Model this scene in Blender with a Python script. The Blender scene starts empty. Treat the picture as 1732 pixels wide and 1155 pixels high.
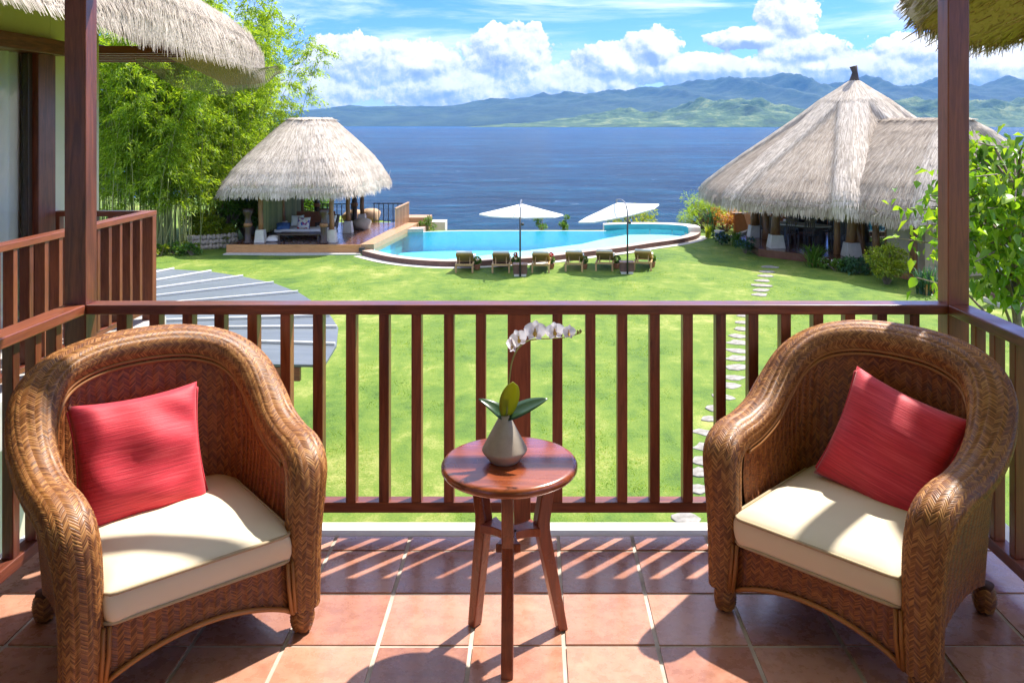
import bpy, bmesh, math, random
import numpy as np
from mathutils import Vector, Matrix, Euler

random.seed(7)
RNG = np.random.default_rng(7)
R = math.radians
SC = bpy.context.scene
COL = SC.collection

# ------------------------------------------------------------------ camera
EYE = 1.70
G = -3.8            # lawn level, the balcony floor is z = 0
SEA = -14.0
F_PX, VX, VY = 1400.0, 905.0, 212.0
cam_data = bpy.data.cameras.new("camera")
cam = bpy.data.objects.new("camera", cam_data)
COL.objects.link(cam)
cam.location = (0, 0, EYE)
cam.rotation_euler = (R(90), 0, 0)
cam_data.sensor_width = 36.0
cam_data.lens = F_PX / 1732 * 36.0
cam_data.shift_x = (866 - VX) / 1732
cam_data.shift_y = (VY - 577.5) / 1732
cam_data.clip_start = 0.05
cam_data.clip_end = 60000
SC.camera = cam

# ------------------------------------------------------------------ light
SUN_EL, SUN_AZ = 56.0, 46.0       # azimuth clockwise from +Y
sun_dir = Vector((math.sin(R(SUN_AZ)) * math.cos(R(SUN_EL)), math.cos(R(SUN_AZ)) * math.cos(R(SUN_EL)), math.sin(R(SUN_EL))))
sun_data = bpy.data.lights.new("sun", 'SUN')
sun_data.energy = 2.15
sun_data.angle = R(0.9)
sun_data.color = (1.0, 0.95, 0.86)
sun = bpy.data.objects.new("sun", sun_data)
sun.rotation_euler = sun_dir.to_track_quat('Z', 'Y').to_euler()
COL.objects.link(sun)

SC.view_settings.view_transform = 'Standard'
SC.view_settings.look = 'None'
SC.view_settings.gamma = 1.0
SC.view_settings.use_curve_mapping = False
SC.view_settings.exposure = 2.15
SC.render.engine = 'CYCLES'
cy = SC.cycles
cy.use_denoising = True
cy.max_bounces = 10
cy.diffuse_bounces = 8
cy.glossy_bounces = 4
cy.transmission_bounces = 6
cy.transparent_max_bounces = 16
cy.volume_bounces = 0
cy.caustics_reflective = False
cy.caustics_refractive = False
cy.sample_clamp_indirect = 10.0

world = bpy.data.worlds.new("World")
SC.world = world
world.use_nodes = True
wnt = world.node_tree
wnt.nodes.clear()
SKY_STRENGTH = 0.13


class NG:
    """small helper for writing node graphs"""
    def __init__(self, nt):
        self.nt = nt

    def node(self, t, **kw):
        n = self.nt.nodes.new(t)
        for k, v in kw.items():
            setattr(n, k, v)
        return n

    def put(self, sock, v):
        if hasattr(v, 'is_linked') or isinstance(v, bpy.types.NodeSocket):
            self.nt.links.new(v, sock)
        elif v is not None:
            if sock.type == 'RGBA' and len(v) == 3:
                v = (*v, 1)
            sock.default_value = v

    def math(self, op, a, b=None, c=None, clamp=False):
        n = self.node('ShaderNodeMath', operation=op, use_clamp=clamp)
        self.put(n.inputs[0], a)
        if b is not None: self.put(n.inputs[1], b)
        if c is not None: self.put(n.inputs[2], c)
        return n.outputs[0]

    def vmath(self, op, a, b=None):
        n = self.node('ShaderNodeVectorMath', operation=op)
        self.put(n.inputs[0], a)
        if b is not None: self.put(n.inputs[1], b)
        return n.outputs['Value'] if op in ('LENGTH', 'DOT_PRODUCT', 'DISTANCE') else n.outputs[0]

    def mix(self, f, a, b, mode='MIX'):
        n = self.node('ShaderNodeMix', data_type='RGBA', blend_type=mode)
        self.put(n.inputs[0], f); self.put(n.inputs[6], a); self.put(n.inputs[7], b)
        return n.outputs[2]

    def mapr(self, v, a, b, c=0.0, d=1.0, smooth=False):
        n = self.node('ShaderNodeMapRange')
        if smooth: n.interpolation_type = 'SMOOTHSTEP'
        self.put(n.inputs[0], v)
        for i, x in enumerate((a, b, c, d)): n.inputs[i + 1].default_value = x
        return n.outputs[0]

    def noise(self, vec, scale, detail=4, rough=0.55, dist=0.0, out=0):
        n = self.node('ShaderNodeTexNoise')
        if vec is not None: self.put(n.inputs['Vector'], vec)
        n.inputs['Scale'].default_value = scale
        n.inputs['Detail'].default_value = detail
        n.inputs['Roughness'].default_value = rough
        n.inputs['Distortion'].default_value = dist
        return n.outputs[out]

    def scaled(self, vec, s):
        n = self.node('ShaderNodeMapping')
        self.put(n.inputs['Vector'], vec)
        n.inputs['Scale'].default_value = s
        return n.outputs[0]

    def ramp(self, f, stops):
        n = self.node('ShaderNodeValToRGB')
        cr = n.color_ramp
        while len(cr.elements) < len(stops): cr.elements.new(0.5)
        for e, (p, c) in zip(cr.elements, stops):
            e.position = p; e.color = (*c, 1)
        self.put(n.inputs[0], f)
        return n.outputs[0]

    def bump(self, h, strength, dist=0.01, normal=None):
        n = self.node('ShaderNodeBump')
        n.inputs['Strength'].default_value = strength
        n.inputs['Distance'].default_value = dist
        self.put(n.inputs['Height'], h)
        if normal is not None: self.put(n.inputs['Normal'], normal)
        return n.outputs[0]


def build_world():
    g = NG(wnt)
    tc = g.node('ShaderNodeTexCoord')
    d = tc.outputs['Generated']
    sep = g.node('ShaderNodeSeparateXYZ'); g.put(sep.inputs[0], d)
    x, y, z = sep.outputs
    az = g.math('MULTIPLY', g.math('ARCTAN2', x, y), 57.2958)
    el = g.math('MULTIPLY', g.math('ARCSINE', z), 57.2958)
    comb = g.node('ShaderNodeCombineXYZ'); g.put(comb.inputs[0], az); g.put(comb.inputs[1], el)
    p0 = comb.outputs[0]
    # heaped clouds, given as (azimuth, elevation, half width, half height) in degrees
    heaps = [(600, 104, 84, 46), (530, 152, 90, 38), (862, 90, 74, 50), (1026, 108, 54, 36), (1108, 84, 48, 40),
             (760, 150, 130, 34), (950, 146, 130, 34), (1359, 90, 70, 30), (1262, 66, 60, 18), (1335, 20, 48, 44),
             (1570, 86, 90, 30), (1180, 118, 170, 26), (1430, 112, 170, 28), (1680, 112, 160, 36), (690, 110, 90, 38),
             (1650, 10, 110, 26)]
    hp = []
    for px, py, rx, ry in heaps:
        hp.append((math.degrees(math.atan((px - VX) / F_PX)), math.degrees(math.atan((VY - py) / F_PX * math.cos(math.atan((px - VX) / F_PX)))), rx * 0.0409, ry * 0.0409))
    for k in range(9):      # the same sort of clouds carries on round the horizon
        hp.append((48 + k * 29 + random.uniform(-6, 6), random.uniform(2.5, 5), random.uniform(5, 9), random.uniform(1.6, 2.6)))

    def field(p, fine=True):
        acc = None
        for cx, cyy, rx, ry in hp:
            v = g.vmath('MULTIPLY', g.vmath('SUBTRACT', p, (cx, cyy, 0)), (1 / rx, 1 / ry, 0))
            s = g.math('SUBTRACT', 1.0, g.vmath('LENGTH', v))
            if acc is None: acc = s
            else:
                n = g.node('ShaderNodeMath', operation='SMOOTH_MAX')
                g.put(n.inputs[0], acc); g.put(n.inputs[1], s); n.inputs[2].default_value = 0.18
                acc = n.outputs[0]
        # cauliflower lumps
        warp = g.vmath('ADD', p, g.vmath('MULTIPLY', g.noise(p, 0.9, 3, 0.6, out=1), (0.9, 0.9, 0)))
        vo = g.node('ShaderNodeTexVoronoi', feature='F1', voronoi_dimensions='2D')
        vo.normalize = True
        g.put(vo.inputs['Vector'], warp)
        vo.inputs['Scale'].default_value = 0.55
        vo.inputs['Detail'].default_value = 4.0
        vo.inputs['Roughness'].default_value = 0.6
        vo.inputs['Lacunarity'].default_value = 2.3
        lump = g.math('SUBTRACT', 0.55, vo.outputs['Distance'])
        n1 = g.math('SUBTRACT', g.noise(p, 0.55, 7, 0.56), 0.5)
        f = g.math('ADD', g.math('MULTIPLY', acc, 0.8), g.math('MULTIPLY', lump, 0.80))
        f = g.math('ADD', f, g.math('MULTIPLY', n1, 0.9))
        return g.math('MAXIMUM', f, -2.0)

    f0 = field(p0)
    f1 = field(g.vmath('ADD', p0, (0.20, 0.34, 0)))
    alpha = g.mapr(f0, 0.10, 0.175, 0, 1, True)
    lit = g.math('ADD', 0.62, g.math('MULTIPLY', g.math('SUBTRACT', f0, f1), 1.7), clamp=True)
    soft = g.mapr(g.noise(p0, 0.35, 5, 0.55), 0.38, 0.66, -0.22, 0.10)
    lit = g.math('ADD', lit, soft, clamp=True)
    S = SKY_STRENGTH
    ccol = g.ramp(lit, [(0.0, (0.26, 0.34, 0.48)), (0.35, (0.44, 0.51, 0.62)), (0.65, (0.74, 0.75, 0.76)), (1.0, (0.98, 0.94, 0.88))])
    ccol = g.vmath('MULTIPLY', ccol, (0.38 / S, 0.38 / S, 0.38 / S))
    sky = g.node('ShaderNodeTexSky', sky_type='NISHITA')
    sky.sun_disc = False
    sky.sun_elevation = R(SUN_EL)
    sky.sun_rotation = R(SUN_AZ)
    sky.altitude = 0
    sky.air_density = 1.0
    sky.dust_density = 0.35
    sky.ozone_density = 2.5
    hsv = g.node('ShaderNodeHueSaturation'); hsv.inputs['Saturation'].default_value = 1.25
    g.put(hsv.inputs['Color'], sky.outputs[0])
    gm = g.node('ShaderNodeGamma'); gm.inputs[1].default_value = 1.2
    g.put(gm.inputs[0], g.vmath('MULTIPLY', hsv.outputs[0], (SKY_STRENGTH * 1.6,) * 3))
    base = g.vmath('MULTIPLY', gm.outputs[0], (0.108 / SKY_STRENGTH, 0.145 / SKY_STRENGTH, 0.32 / SKY_STRENGTH))
    # thin high streaks
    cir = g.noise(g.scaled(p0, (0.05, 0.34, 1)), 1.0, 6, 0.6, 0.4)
    cir = g.math('ADD', cir, g.mapr(el, 9.0, 26.0, 0.0, 0.13, True))  # extra cloud veil above the view, added to brighten the balcony's fill light
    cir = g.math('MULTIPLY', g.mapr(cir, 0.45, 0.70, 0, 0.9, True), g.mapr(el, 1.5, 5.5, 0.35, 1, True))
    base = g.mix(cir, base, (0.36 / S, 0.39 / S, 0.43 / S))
    # bright haze low over the horizon
    low = g.mapr(el, 0.0, 5.0, 0.30, 0.0, True)
    base = g.mix(low, base, (0.24 / S, 0.31 / S, 0.42 / S))
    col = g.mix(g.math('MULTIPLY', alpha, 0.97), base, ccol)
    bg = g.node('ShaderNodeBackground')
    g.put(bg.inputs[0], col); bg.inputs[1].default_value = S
    out = g.node('ShaderNodeOutputWorld')
    wnt.links.new(bg.outputs[0], out.inputs[0])
    world.cycles.sampling_method = 'MANUAL'
    world.cycles.sample_map_resolution = 512


build_world()

# ------------------------------------------------------------------ materials
MATS = {}


def mat(name, build):
    m = bpy.data.materials.new(name)
    m.use_nodes = True
    nt = m.node_tree
    nt.nodes.clear()
    g = NG(nt)
    out = g.node('ShaderNodeOutputMaterial')
    build(g, out)
    MATS[name] = m
    return m


def pr(g, col, rough=0.5, normal=None, **kw):
    n = g.node('ShaderNodeBsdfPrincipled')
    g.put(n.inputs['Base Color'], col)
    g.put(n.inputs['Roughness'], rough)
    if normal is not None: g.put(n.inputs['Normal'], normal)
    for k, v in kw.items(): g.put(n.inputs[k.replace('_', ' ')], v)
    return n.outputs[0]


def surf(g, out, sh):
    g.nt.links.new(sh, out.inputs['Surface'])


def obj_co(g): return g.node('ShaderNodeTexCoord').outputs['Object']
def world_co(g): return g.node('ShaderNodeNewGeometry').outputs['Position']
def island(g): return g.node('ShaderNodeNewGeometry').outputs['Random Per Island']
def objrand(g): return g.node('ShaderNodeObjectInfo').outputs['Random']


def wood(name, dark, light, axis='z', rough=0.38, coat=0.25, scale=1.0):
    def b(g, out):
        s = {'x': (1.2, 14, 14), 'y': (14, 1.2, 14), 'z': (14, 14, 1.2)}[axis]
        co = g.vmath('ADD', obj_co(g), g.vmath('MULTIPLY', (3.0, 5.0, 7.0), None) if False else (0, 0, 0))
        rnd = objrand(g)
        cb = g.node('ShaderNodeCombineXYZ')
        for i in range(3): g.put(cb.inputs[i], g.math('MULTIPLY', rnd, 17.0))
        co = g.vmath('ADD', co, cb.outputs[0])
        v = g.scaled(co, tuple(k * scale for k in s))
        n = g.noise(v, 2.2, 8, 0.6, 1.2)
        fine = g.noise(g.scaled(co, tuple(k * scale * 4 for k in s)), 3.0, 4, 0.6)
        f = g.math('ADD', g.math('MULTIPLY', n, 0.75), g.math('MULTIPLY', fine, 0.3))
        f = g.math('ADD', f, g.math('MULTIPLY', g.math('SUBTRACT', rnd, 0.5), 0.22))
        col = g.ramp(f, [(0.34, dark), (0.70, light)])
        rg = g.mapr(g.noise(co, 6.0, 4), 0.3, 0.7, rough - 0.08, rough + 0.14)
        surf(g, out, pr(g, col, rg, g.bump(f, 0.12, 0.004), Coat_Weight=coat, Coat_Roughness=0.25))
    return mat(name, b)


for ax in 'xyz':
    wood('stained_wood_' + ax, (0.085, 0.017, 0.008), (0.27, 0.072, 0.030), ax)
wood('table_wood', (0.12, 0.022, 0.007), (0.36, 0.085, 0.022), 'x', 0.22, 0.5)
wood('table_leg_wood', (0.11, 0.02, 0.007), (0.30, 0.065, 0.02), 'z', 0.28, 0.4)
wood('teak', (0.34, 0.19, 0.075), (0.60, 0.38, 0.17), 'y', 0.5, 0.0)
wood('column_wood', (0.13, 0.058, 0.022), (0.34, 0.16, 0.06), 'z', 0.5, 0.05)
wood('dark_wood', (0.020, 0.012, 0.009), (0.070, 0.036, 0.022), 'z', 0.4, 0.1)
wood('deck_wood', (0.09, 0.035, 0.02), (0.20, 0.085, 0.045), 'x', 0.22, 0.4)
wood('deck_edge_wood', (0.28, 0.11, 0.03), (0.55, 0.27, 0.10), 'x', 0.45, 0.05)
wood('pale_deck', (0.36, 0.19, 0.09), (0.58, 0.36, 0.20), 'y', 0.5, 0.0)


def simple(name, a, b=None, rough=0.6, scale=8, bump=0.0, bd=0.01, detail=5, island_mix=0.0, **kw):
    def f(g, out):
        co = obj_co(g)
        n = g.noise(co, scale, detail, 0.6)
        if island_mix:
            n = g.math('ADD', g.math('MULTIPLY', n, 1 - island_mix), g.math('MULTIPLY', island(g), island_mix))
        col = g.ramp(n, [(0.28, a), (0.72, b or tuple(min(1, c * 1.25) for c in a))])
        nm = g.bump(n, bump, bd) if bump else None
        surf(g, out, pr(g, col, rough, nm, **kw))
    return mat(name, f)


simple('cream_wall', (0.62, 0.55, 0.40), (0.70, 0.63, 0.47), 0.8, 3, 0.05)
simple('white_paint', (0.74, 0.72, 0.66), (0.82, 0.80, 0.75), 0.7, 5)
simple('plinth', (0.52, 0.49, 0.42), (0.66, 0.62, 0.54), 0.8, 6, 0.1)
simple('render_wall', (0.42, 0.35, 0.24), (0.55, 0.46, 0.33), 0.85, 2, 0.1)
simple('grey_wall', (0.36, 0.36, 0.36), (0.50, 0.49, 0.47), 0.85, 2, 0.1)
simple('concrete', (0.42, 0.39, 0.35), (0.58, 0.54, 0.49), 0.8, 9, 0.15)
simple('kerb', (0.60, 0.56, 0.50), (0.72, 0.68, 0.62), 0.75, 10, 0.12)
simple('coping', (0.36, 0.25, 0.20), (0.52, 0.39, 0.32), 0.7, 6, 0.1)
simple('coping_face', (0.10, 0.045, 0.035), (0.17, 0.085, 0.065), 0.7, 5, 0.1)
simple('stone', (0.22, 0.18, 0.14), (0.44, 0.37, 0.30), 0.85, 5, 0.4, 0.03, island_mix=0.5)
simple('step_stone', (0.15, 0.135, 0.115), (0.36, 0.335, 0.30), 0.85, 7, 0.3, 0.02)
simple('boulder', (0.46, 0.27, 0.14), (0.68, 0.46, 0.28), 0.8, 2.5, 0.4, 0.08)
simple('grout', (0.34, 0.28, 0.22), (0.62, 0.55, 0.47), 0.85, 7, 0.1)
simple('white_canvas', (0.80, 0.80, 0.78), (0.84, 0.84, 0.82), 0.8, 30)
simple('white_cloth', (0.72, 0.70, 0.66), (0.78, 0.76, 0.72), 0.9, 30, 0.1)
simple('blue_cloth', (0.03, 0.09, 0.28), (0.10, 0.20, 0.42), 0.9, 9)
simple('orange_wall', (0.48, 0.16, 0.05), (0.56, 0.21, 0.07), 0.7, 4)
simple('black_metal', (0.02, 0.02, 0.022), (0.04, 0.04, 0.042), 0.4, 6)
simple('grey_metal', (0.16, 0.17, 0.18), (0.22, 0.23, 0.24), 0.4, 6, Metallic=0.6)
simple('terracotta', (0.30, 0.11, 0.05), (0.40, 0.16, 0.08), 0.7, 6)
simple('red_petal', (0.55, 0.02, 0.02), (0.70, 0.05, 0.03), 0.6, 20)
simple('tile_red_floor', (0.12, 0.05, 0.035), (0.20, 0.09, 0.065), 0.18, 2)
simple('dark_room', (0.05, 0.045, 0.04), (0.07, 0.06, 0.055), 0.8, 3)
simple('soil', (0.10, 0.065, 0.04), (0.18, 0.12, 0.08), 0.9, 8, 0.3, 0.03)
simple('cushion_cream', (0.70, 0.60, 0.44), (0.74, 0.64, 0.48), 0.85, 5, 0.30, 0.012, 3)
simple('piping_cream', (0.40, 0.31, 0.19), (0.46, 0.36, 0.23), 0.85, 60)
simple('vase_clay', (0.36, 0.305, 0.235), (0.43, 0.37, 0.29), 0.75, 40, 0.15, 0.002)
simple('root', (0.40, 0.32, 0.20), (0.5, 0.42, 0.3), 0.8, 30)
simple('rattan_under', (0.055, 0.018, 0.006), (0.085, 0.028, 0.009), 0.7, 30)
simple('pool_tile', (0.13, 0.60, 0.68), (0.19, 0.68, 0.75), 0.5, 3)
simple('pool_shelf', (0.48, 0.72, 0.72), (0.56, 0.78, 0.78), 0.5, 3)
simple('pool_dark', (0.03, 0.26, 0.32), (0.05, 0.33, 0.38), 0.5, 3)
simple('curtain', (0.72, 0.72, 0.70), (0.78, 0.78, 0.76), 0.9, 3)


def rattan(name, a, b, c):
    def f(g, out):
        i = island(g)
        big = g.noise(obj_co(g), 5.0, 3)
        k = g.math('ADD', g.math('MULTIPLY', i, 0.6), g.math('MULTIPLY', big, 0.45))
        col = g.ramp(k, [(0.12, a), (0.5, b), (0.9, c)])
        fine = g.noise(obj_co(g), 260.0, 2)
        surf(g, out, pr(g, col, g.mapr(i, 0, 1, 0.40, 0.60), g.bump(fine, 0.15, 0.001), Coat_Weight=0.10, Coat_Roughness=0.3))
    mat(name, f)


rattan('rattan_light', (0.11, 0.034, 0.008), (0.27, 0.098, 0.021), (0.50, 0.235, 0.065))
rattan('rattan_dark', (0.10, 0.026, 0.007), (0.23, 0.066, 0.014), (0.40, 0.145, 0.035))


def tile_mat(g, out):
    co = world_co(g)
    rnd = objrand(g)
    big = g.noise(co, 3.2, 4, 0.6)
    mid = g.noise(co, 17.0, 6, 0.65)
    f = g.math('ADD', g.math('ADD', g.math('MULTIPLY', big, 0.42), g.math('MULTIPLY', mid, 0.46)), g.math('MULTIPLY', g.math('SUBTRACT', rnd, 0.5), 0.36))
    f = g.math('ADD', f, 0.10)
    col = g.ramp(f, [(0.28, (0.27, 0.105, 0.064)), (0.52, (0.43, 0.195, 0.125)), (0.8, (0.58, 0.32, 0.215))])
    wav = g.noise(g.scaled(co, (9, 9, 9)), 2.2, 5, 0.6, 1.0)
    rough = g.mapr(mid, 0.3, 0.7, 0.18, 0.40)
    surf(g, out, pr(g, col, rough, g.bump(wav, 0.35, 0.006), Coat_Weight=0.35, Coat_Roughness=0.16))


mat('terracotta_tile', tile_mat)


def thatch(name, a, b, c, dark=0.0):
    def f(g, out):
        i = island(g)
        co = world_co(g)
        big = g.noise(co, 0.55, 4, 0.6)
        mid = g.noise(co, 3.5, 4, 0.6)
        k = g.math('ADD', g.math('ADD', g.math('MULTIPLY', i, 0.45), g.math('MULTIPLY', big, 0.42)), g.math('MULTIPLY', mid, 0.22))
        col = g.ramp(k, [(0.25, a), (0.55, b), (0.85, c)])
        surf(g, out, pr(g, col, 0.85, g.bump(g.noise(co, 30.0, 3), 0.3, 0.02)))
    mat(name, f)


thatch('thatch', (0.19, 0.14, 0.10), (0.37, 0.295, 0.225), (0.55, 0.46, 0.37))
thatch('thatch_pale', (0.27, 0.215, 0.165), (0.52, 0.44, 0.36), (0.70, 0.61, 0.52))
thatch('thatch_under', (0.20, 0.11, 0.04), (0.36, 0.23, 0.09), (0.50, 0.36, 0.16))
thatch('thatch_base', (0.22, 0.175, 0.135), (0.36, 0.30, 0.245), (0.48, 0.41, 0.34))


def leafm(name, a, b, c, trans=0.35, rough=0.45, per_obj=False, big=0.35, tint=(1.5, 1.45, 0.6)):
    def f(g, out):
        i = objrand(g) if per_obj else island(g)
        n = g.noise(world_co(g), big, 3)
        k = g.math('ADD', g.math('MULTIPLY', i, 0.6), g.math('MULTIPLY', n, 0.45))
        col = g.ramp(k, [(0.15, a), (0.5, b), (0.88, c)])
        p = pr(g, col, rough)
        t = g.node('ShaderNodeBsdfTranslucent')
        tc = g.vmath('MULTIPLY', col, tint)
        g.put(t.inputs[0], tc)
        m = g.node('ShaderNodeMixShader'); m.inputs[0].default_value = trans
        g.nt.links.new(p, m.inputs[1]); g.nt.links.new(t.outputs[0], m.inputs[2])
        surf(g, out, m.outputs[0])
    mat(name, f)


leafm('bamboo_leaf', (0.09, 0.18, 0.010), (0.25, 0.38, 0.022), (0.44, 0.54, 0.07), 0.55)
leafm('shrub_leaf', (0.03, 0.085, 0.012), (0.08, 0.19, 0.02), (0.20, 0.31, 0.05), 0.35)
leafm('lime_leaf', (0.10, 0.17, 0.01), (0.24, 0.32, 0.02), (0.42, 0.42, 0.04), 0.4)
leafm('blue_green_leaf', (0.02, 0.06, 0.03), (0.045, 0.13, 0.06), (0.12, 0.23, 0.12), 0.3)
leafm('croton_leaf', (0.30, 0.07, 0.02), (0.48, 0.17, 0.05), (0.50, 0.36, 0.08), 0.35)
leafm('dry_leaf', (0.22, 0.10, 0.035), (0.36, 0.20, 0.08), (0.46, 0.30, 0.14), 0.2)
leafm('big_leaf', (0.06, 0.15, 0.012), (0.16, 0.31, 0.02), (0.36, 0.48, 0.04), 0.5, 0.3, per_obj=True, big=0.8)
leafm('big_leaf_small', (0.05, 0.13, 0.012), (0.14, 0.28, 0.02), (0.34, 0.45, 0.04), 0.5, 0.35, big=0.8)
leafm('orchid_leaf_lime', (0.22, 0.26, 0.02), (0.27, 0.30, 0.025), (0.34, 0.36, 0.04), 0.45, 0.3, per_obj=True)
leafm('orchid_leaf_dark', (0.03, 0.07, 0.035), (0.035, 0.08, 0.04), (0.04, 0.09, 0.045), 0.15, 0.3, per_obj=True)
leafm('petal', (0.78, 0.75, 0.76), (0.81, 0.79, 0.80), (0.83, 0.81, 0.82), 0.55, 0.5, tint=(1.0, 0.97, 0.98))
simple('petal_lip', (0.60, 0.32, 0.04), (0.70, 0.45, 0.10), 0.5, 30)
simple('stem_green', (0.22, 0.24, 0.06), (0.34, 0.34, 0.10), 0.5, 20)
simple('culm', (0.16, 0.19, 0.05), (0.34, 0.33, 0.12), 0.5, 4, island_mix=0.5)
simple('bark', (0.14, 0.10, 0.07), (0.28, 0.22, 0.17), 0.85, 14, 0.4, 0.02)


def lawn_mat(g, out):
    co = world_co(g)
    a = g.noise(co, 0.28, 5, 0.62)
    b = g.noise(co, 2.2, 6, 0.68)
    c = g.noise(co, 24.0, 4, 0.7)
    b2 = g.noise(g.scaled(co, (1.0, 0.55, 1)), 0.9, 7, 0.7, 0.6)
    f = g.math('ADD', g.math('ADD', g.math('MULTIPLY', a, 0.30), g.math('MULTIPLY', b2, 0.34)), g.math('ADD', g.math('MULTIPLY', b, 0.22), g.math('MULTIPLY', c, 0.18)))
    col = g.ramp(f, [(0.41, (0.038, 0.095, 0.006)), (0.48, (0.085, 0.160, 0.009)), (0.55, (0.140, 0.208, 0.016)), (0.63, (0.31, 0.315, 0.08))])
    surf(g, out, pr(g, col, 0.9, g.bump(c, 0.6, 0.03)))


mat('lawn', lawn_mat)


def blade_mat(g, out):
    co = world_co(g)
    a = g.noise(co, 0.28, 5, 0.62)
    b = g.noise(co, 2.2, 6, 0.68)
    i = island(g)
    f = g.math('ADD', g.math('ADD', g.math('MULTIPLY', a, 0.40), g.math('MULTIPLY', b, 0.38)), g.math('MULTIPLY', i, 0.24))
    col = g.ramp(f, [(0.36, (0.05, 0.12, 0.008)), (0.47, (0.15, 0.27, 0.016)), (0.57, (0.28, 0.38, 0.034)), (0.68, (0.50, 0.48, 0.13))])
    p = pr(g, col, 0.7)
    t = g.node('ShaderNodeBsdfTranslucent'); g.put(t.inputs[0], g.vmath('MULTIPLY', col, (1.3, 1.3, 0.7)))
    m = g.node('ShaderNodeMixShader'); m.inputs[0].default_value = 0.6
    g.nt.links.new(p, m.inputs[1]); g.nt.links.new(t.outputs[0], m.inputs[2])
    surf(g, out, m.outputs[0])


mat('grass_blade', blade_mat)


def sea_mat(g, out):
    co = world_co(g)
    w1 = g.noise(g.scaled(co, (0.30, 0.50, 1)), 0.45, 8, 0.70, 0.4)
    w2 = g.noise(g.scaled(co, (0.045, 0.085, 1)), 0.6, 7, 0.66, 0.4)
    w3 = g.noise(g.scaled(co, (0.003, 0.010, 1)), 0.6, 6, 0.62)
    h = g.math('ADD', w1, g.math('MULTIPLY', w2, 2.6))
    nm = g.bump(h, 1.0, 3.0)
    f = g.math('ADD', g.math('MULTIPLY', w3, 0.30), g.math('ADD', g.math('MULTIPLY', w1, 0.30), g.math('MULTIPLY', w2, 0.40)))
    col = g.ramp(f, [(0.40, (0.001, 0.014, 0.036)), (0.50, (0.002, 0.038, 0.082)), (0.60, (0.010, 0.095, 0.165))])
    cap = g.mapr(g.noise(g.scaled(co, (0.10, 0.26, 1)), 0.8, 8, 0.78), 0.655, 0.72, 0, 0.85)
    col = g.mix(cap, col, (0.62, 0.66, 0.70))
    surf(g, out, pr(g, col, g.mapr(cap, 0, 1, 0.25, 0.8), nm, IOR=1.16))


mat('sea', sea_mat)


def pool_water(g, out):
    co = world_co(g)
    n = g.noise(g.scaled(co, (1, 1.6, 1)), 2.6, 4, 0.55, 0.5)
    nm = g.bump(n, 0.35, 0.05)
    t = g.node('ShaderNodeBsdfTransparent'); t.inputs[0].default_value = (0.80, 0.99, 1.0, 1)
    gl = g.node('ShaderNodeBsdfGlossy'); gl.inputs['Roughness'].default_value = 0.05
    g.put(gl.inputs['Normal'], nm)
    lw = g.node('ShaderNodeLayerWeight'); lw.inputs['Blend'].default_value = 0.5
    g.put(lw.inputs['Normal'], nm)
    fz = g.math('ADD', 0.02, g.math('MULTIPLY', g.math('POWER', lw.outputs['Facing'], 5.0), 0.55))
    m = g.node('ShaderNodeMixShader')
    g.put(m.inputs[0], fz)
    g.nt.links.new(t.outputs[0], m.inputs[1]); g.nt.links.new(gl.outputs[0], m.inputs[2])
    surf(g, out, m.outputs[0])


mat('pool_water', pool_water)


def glass(g, out):
    t = g.node('ShaderNodeBsdfTransparent'); t.inputs[0].default_value = (0.95, 0.97, 0.965, 1)
    gl = g.node('ShaderNodeBsdfGlossy'); gl.inputs['Roughness'].default_value = 0.01
    lw = g.node('ShaderNodeLayerWeight'); lw.inputs['Blend'].default_value = 0.5
    fz = g.math('ADD', 0.05, g.math('MULTIPLY', g.math('POWER', lw.outputs['Facing'], 5.0), 0.8))
    m = g.node('ShaderNodeMixShader')
    g.put(m.inputs[0], fz)
    g.nt.links.new(t.outputs[0], m.inputs[1]); g.nt.links.new(gl.outputs[0], m.inputs[2])
    surf(g, out, m.outputs[0])


mat('glass', glass)


def awning_mat(g, out):
    co = world_co(g)
    n = g.noise(g.scaled(co, (0.6, 7, 3)), 1.6, 6, 0.65)
    n2 = g.noise(co, 1.1, 4)
    f = g.math('ADD', g.math('MULTIPLY', n, 0.6), g.math('ADD', g.math('MULTIPLY', n2, 0.3), g.math('MULTIPLY', objrand(g), 0.12)))
    col = g.ramp(f, [(0.3, (0.085, 0.10, 0.115)), (0.75, (0.16, 0.18, 0.20))])
    surf(g, out, pr(g, col, 0.45, g.bump(n, 0.15, 0.01)))


mat('roof_sheet', awning_mat)


def red_fabric(g, out):
    co = obj_co(g)
    n = g.noise(g.scaled(co, (5, 210, 5)), 1.0, 5, 0.7)
    n2 = g.noise(g.scaled(co, (16, 420, 5)), 1.0, 3, 0.6)
    f = g.math('ADD', g.math('MULTIPLY', n, 0.7), g.math('MULTIPLY', n2, 0.3))
    col = g.ramp(f, [(0.36, (0.42, 0.010, 0.025)), (0.5, (0.62, 0.014, 0.036)), (0.66, (0.74, 0.065, 0.085))])
    surf(g, out, pr(g, col, 0.6, g.bump(f, 0.5, 0.004), Sheen_Weight=0.25))


mat('red_fabric', red_fabric)


def print_fabric(g, out):
    co = obj_co(g)
    v = g.node('ShaderNodeTexVoronoi'); g.put(v.inputs['Vector'], co); v.inputs['Scale'].default_value = 9
    col = g.ramp(v.outputs['Color'], [(0.0, (0.75, 0.73, 0.68)), (0.45, (0.75, 0.73, 0.68)), (0.5, (0.03, 0.12, 0.45)), (0.7, (0.6, 0.06, 0.05)), (0.8, (0.75, 0.73, 0.68)), (1, (0.7, 0.35, 0.05))])
    surf(g, out, pr(g, col, 0.85))


mat('print_fabric', print_fabric)


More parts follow.
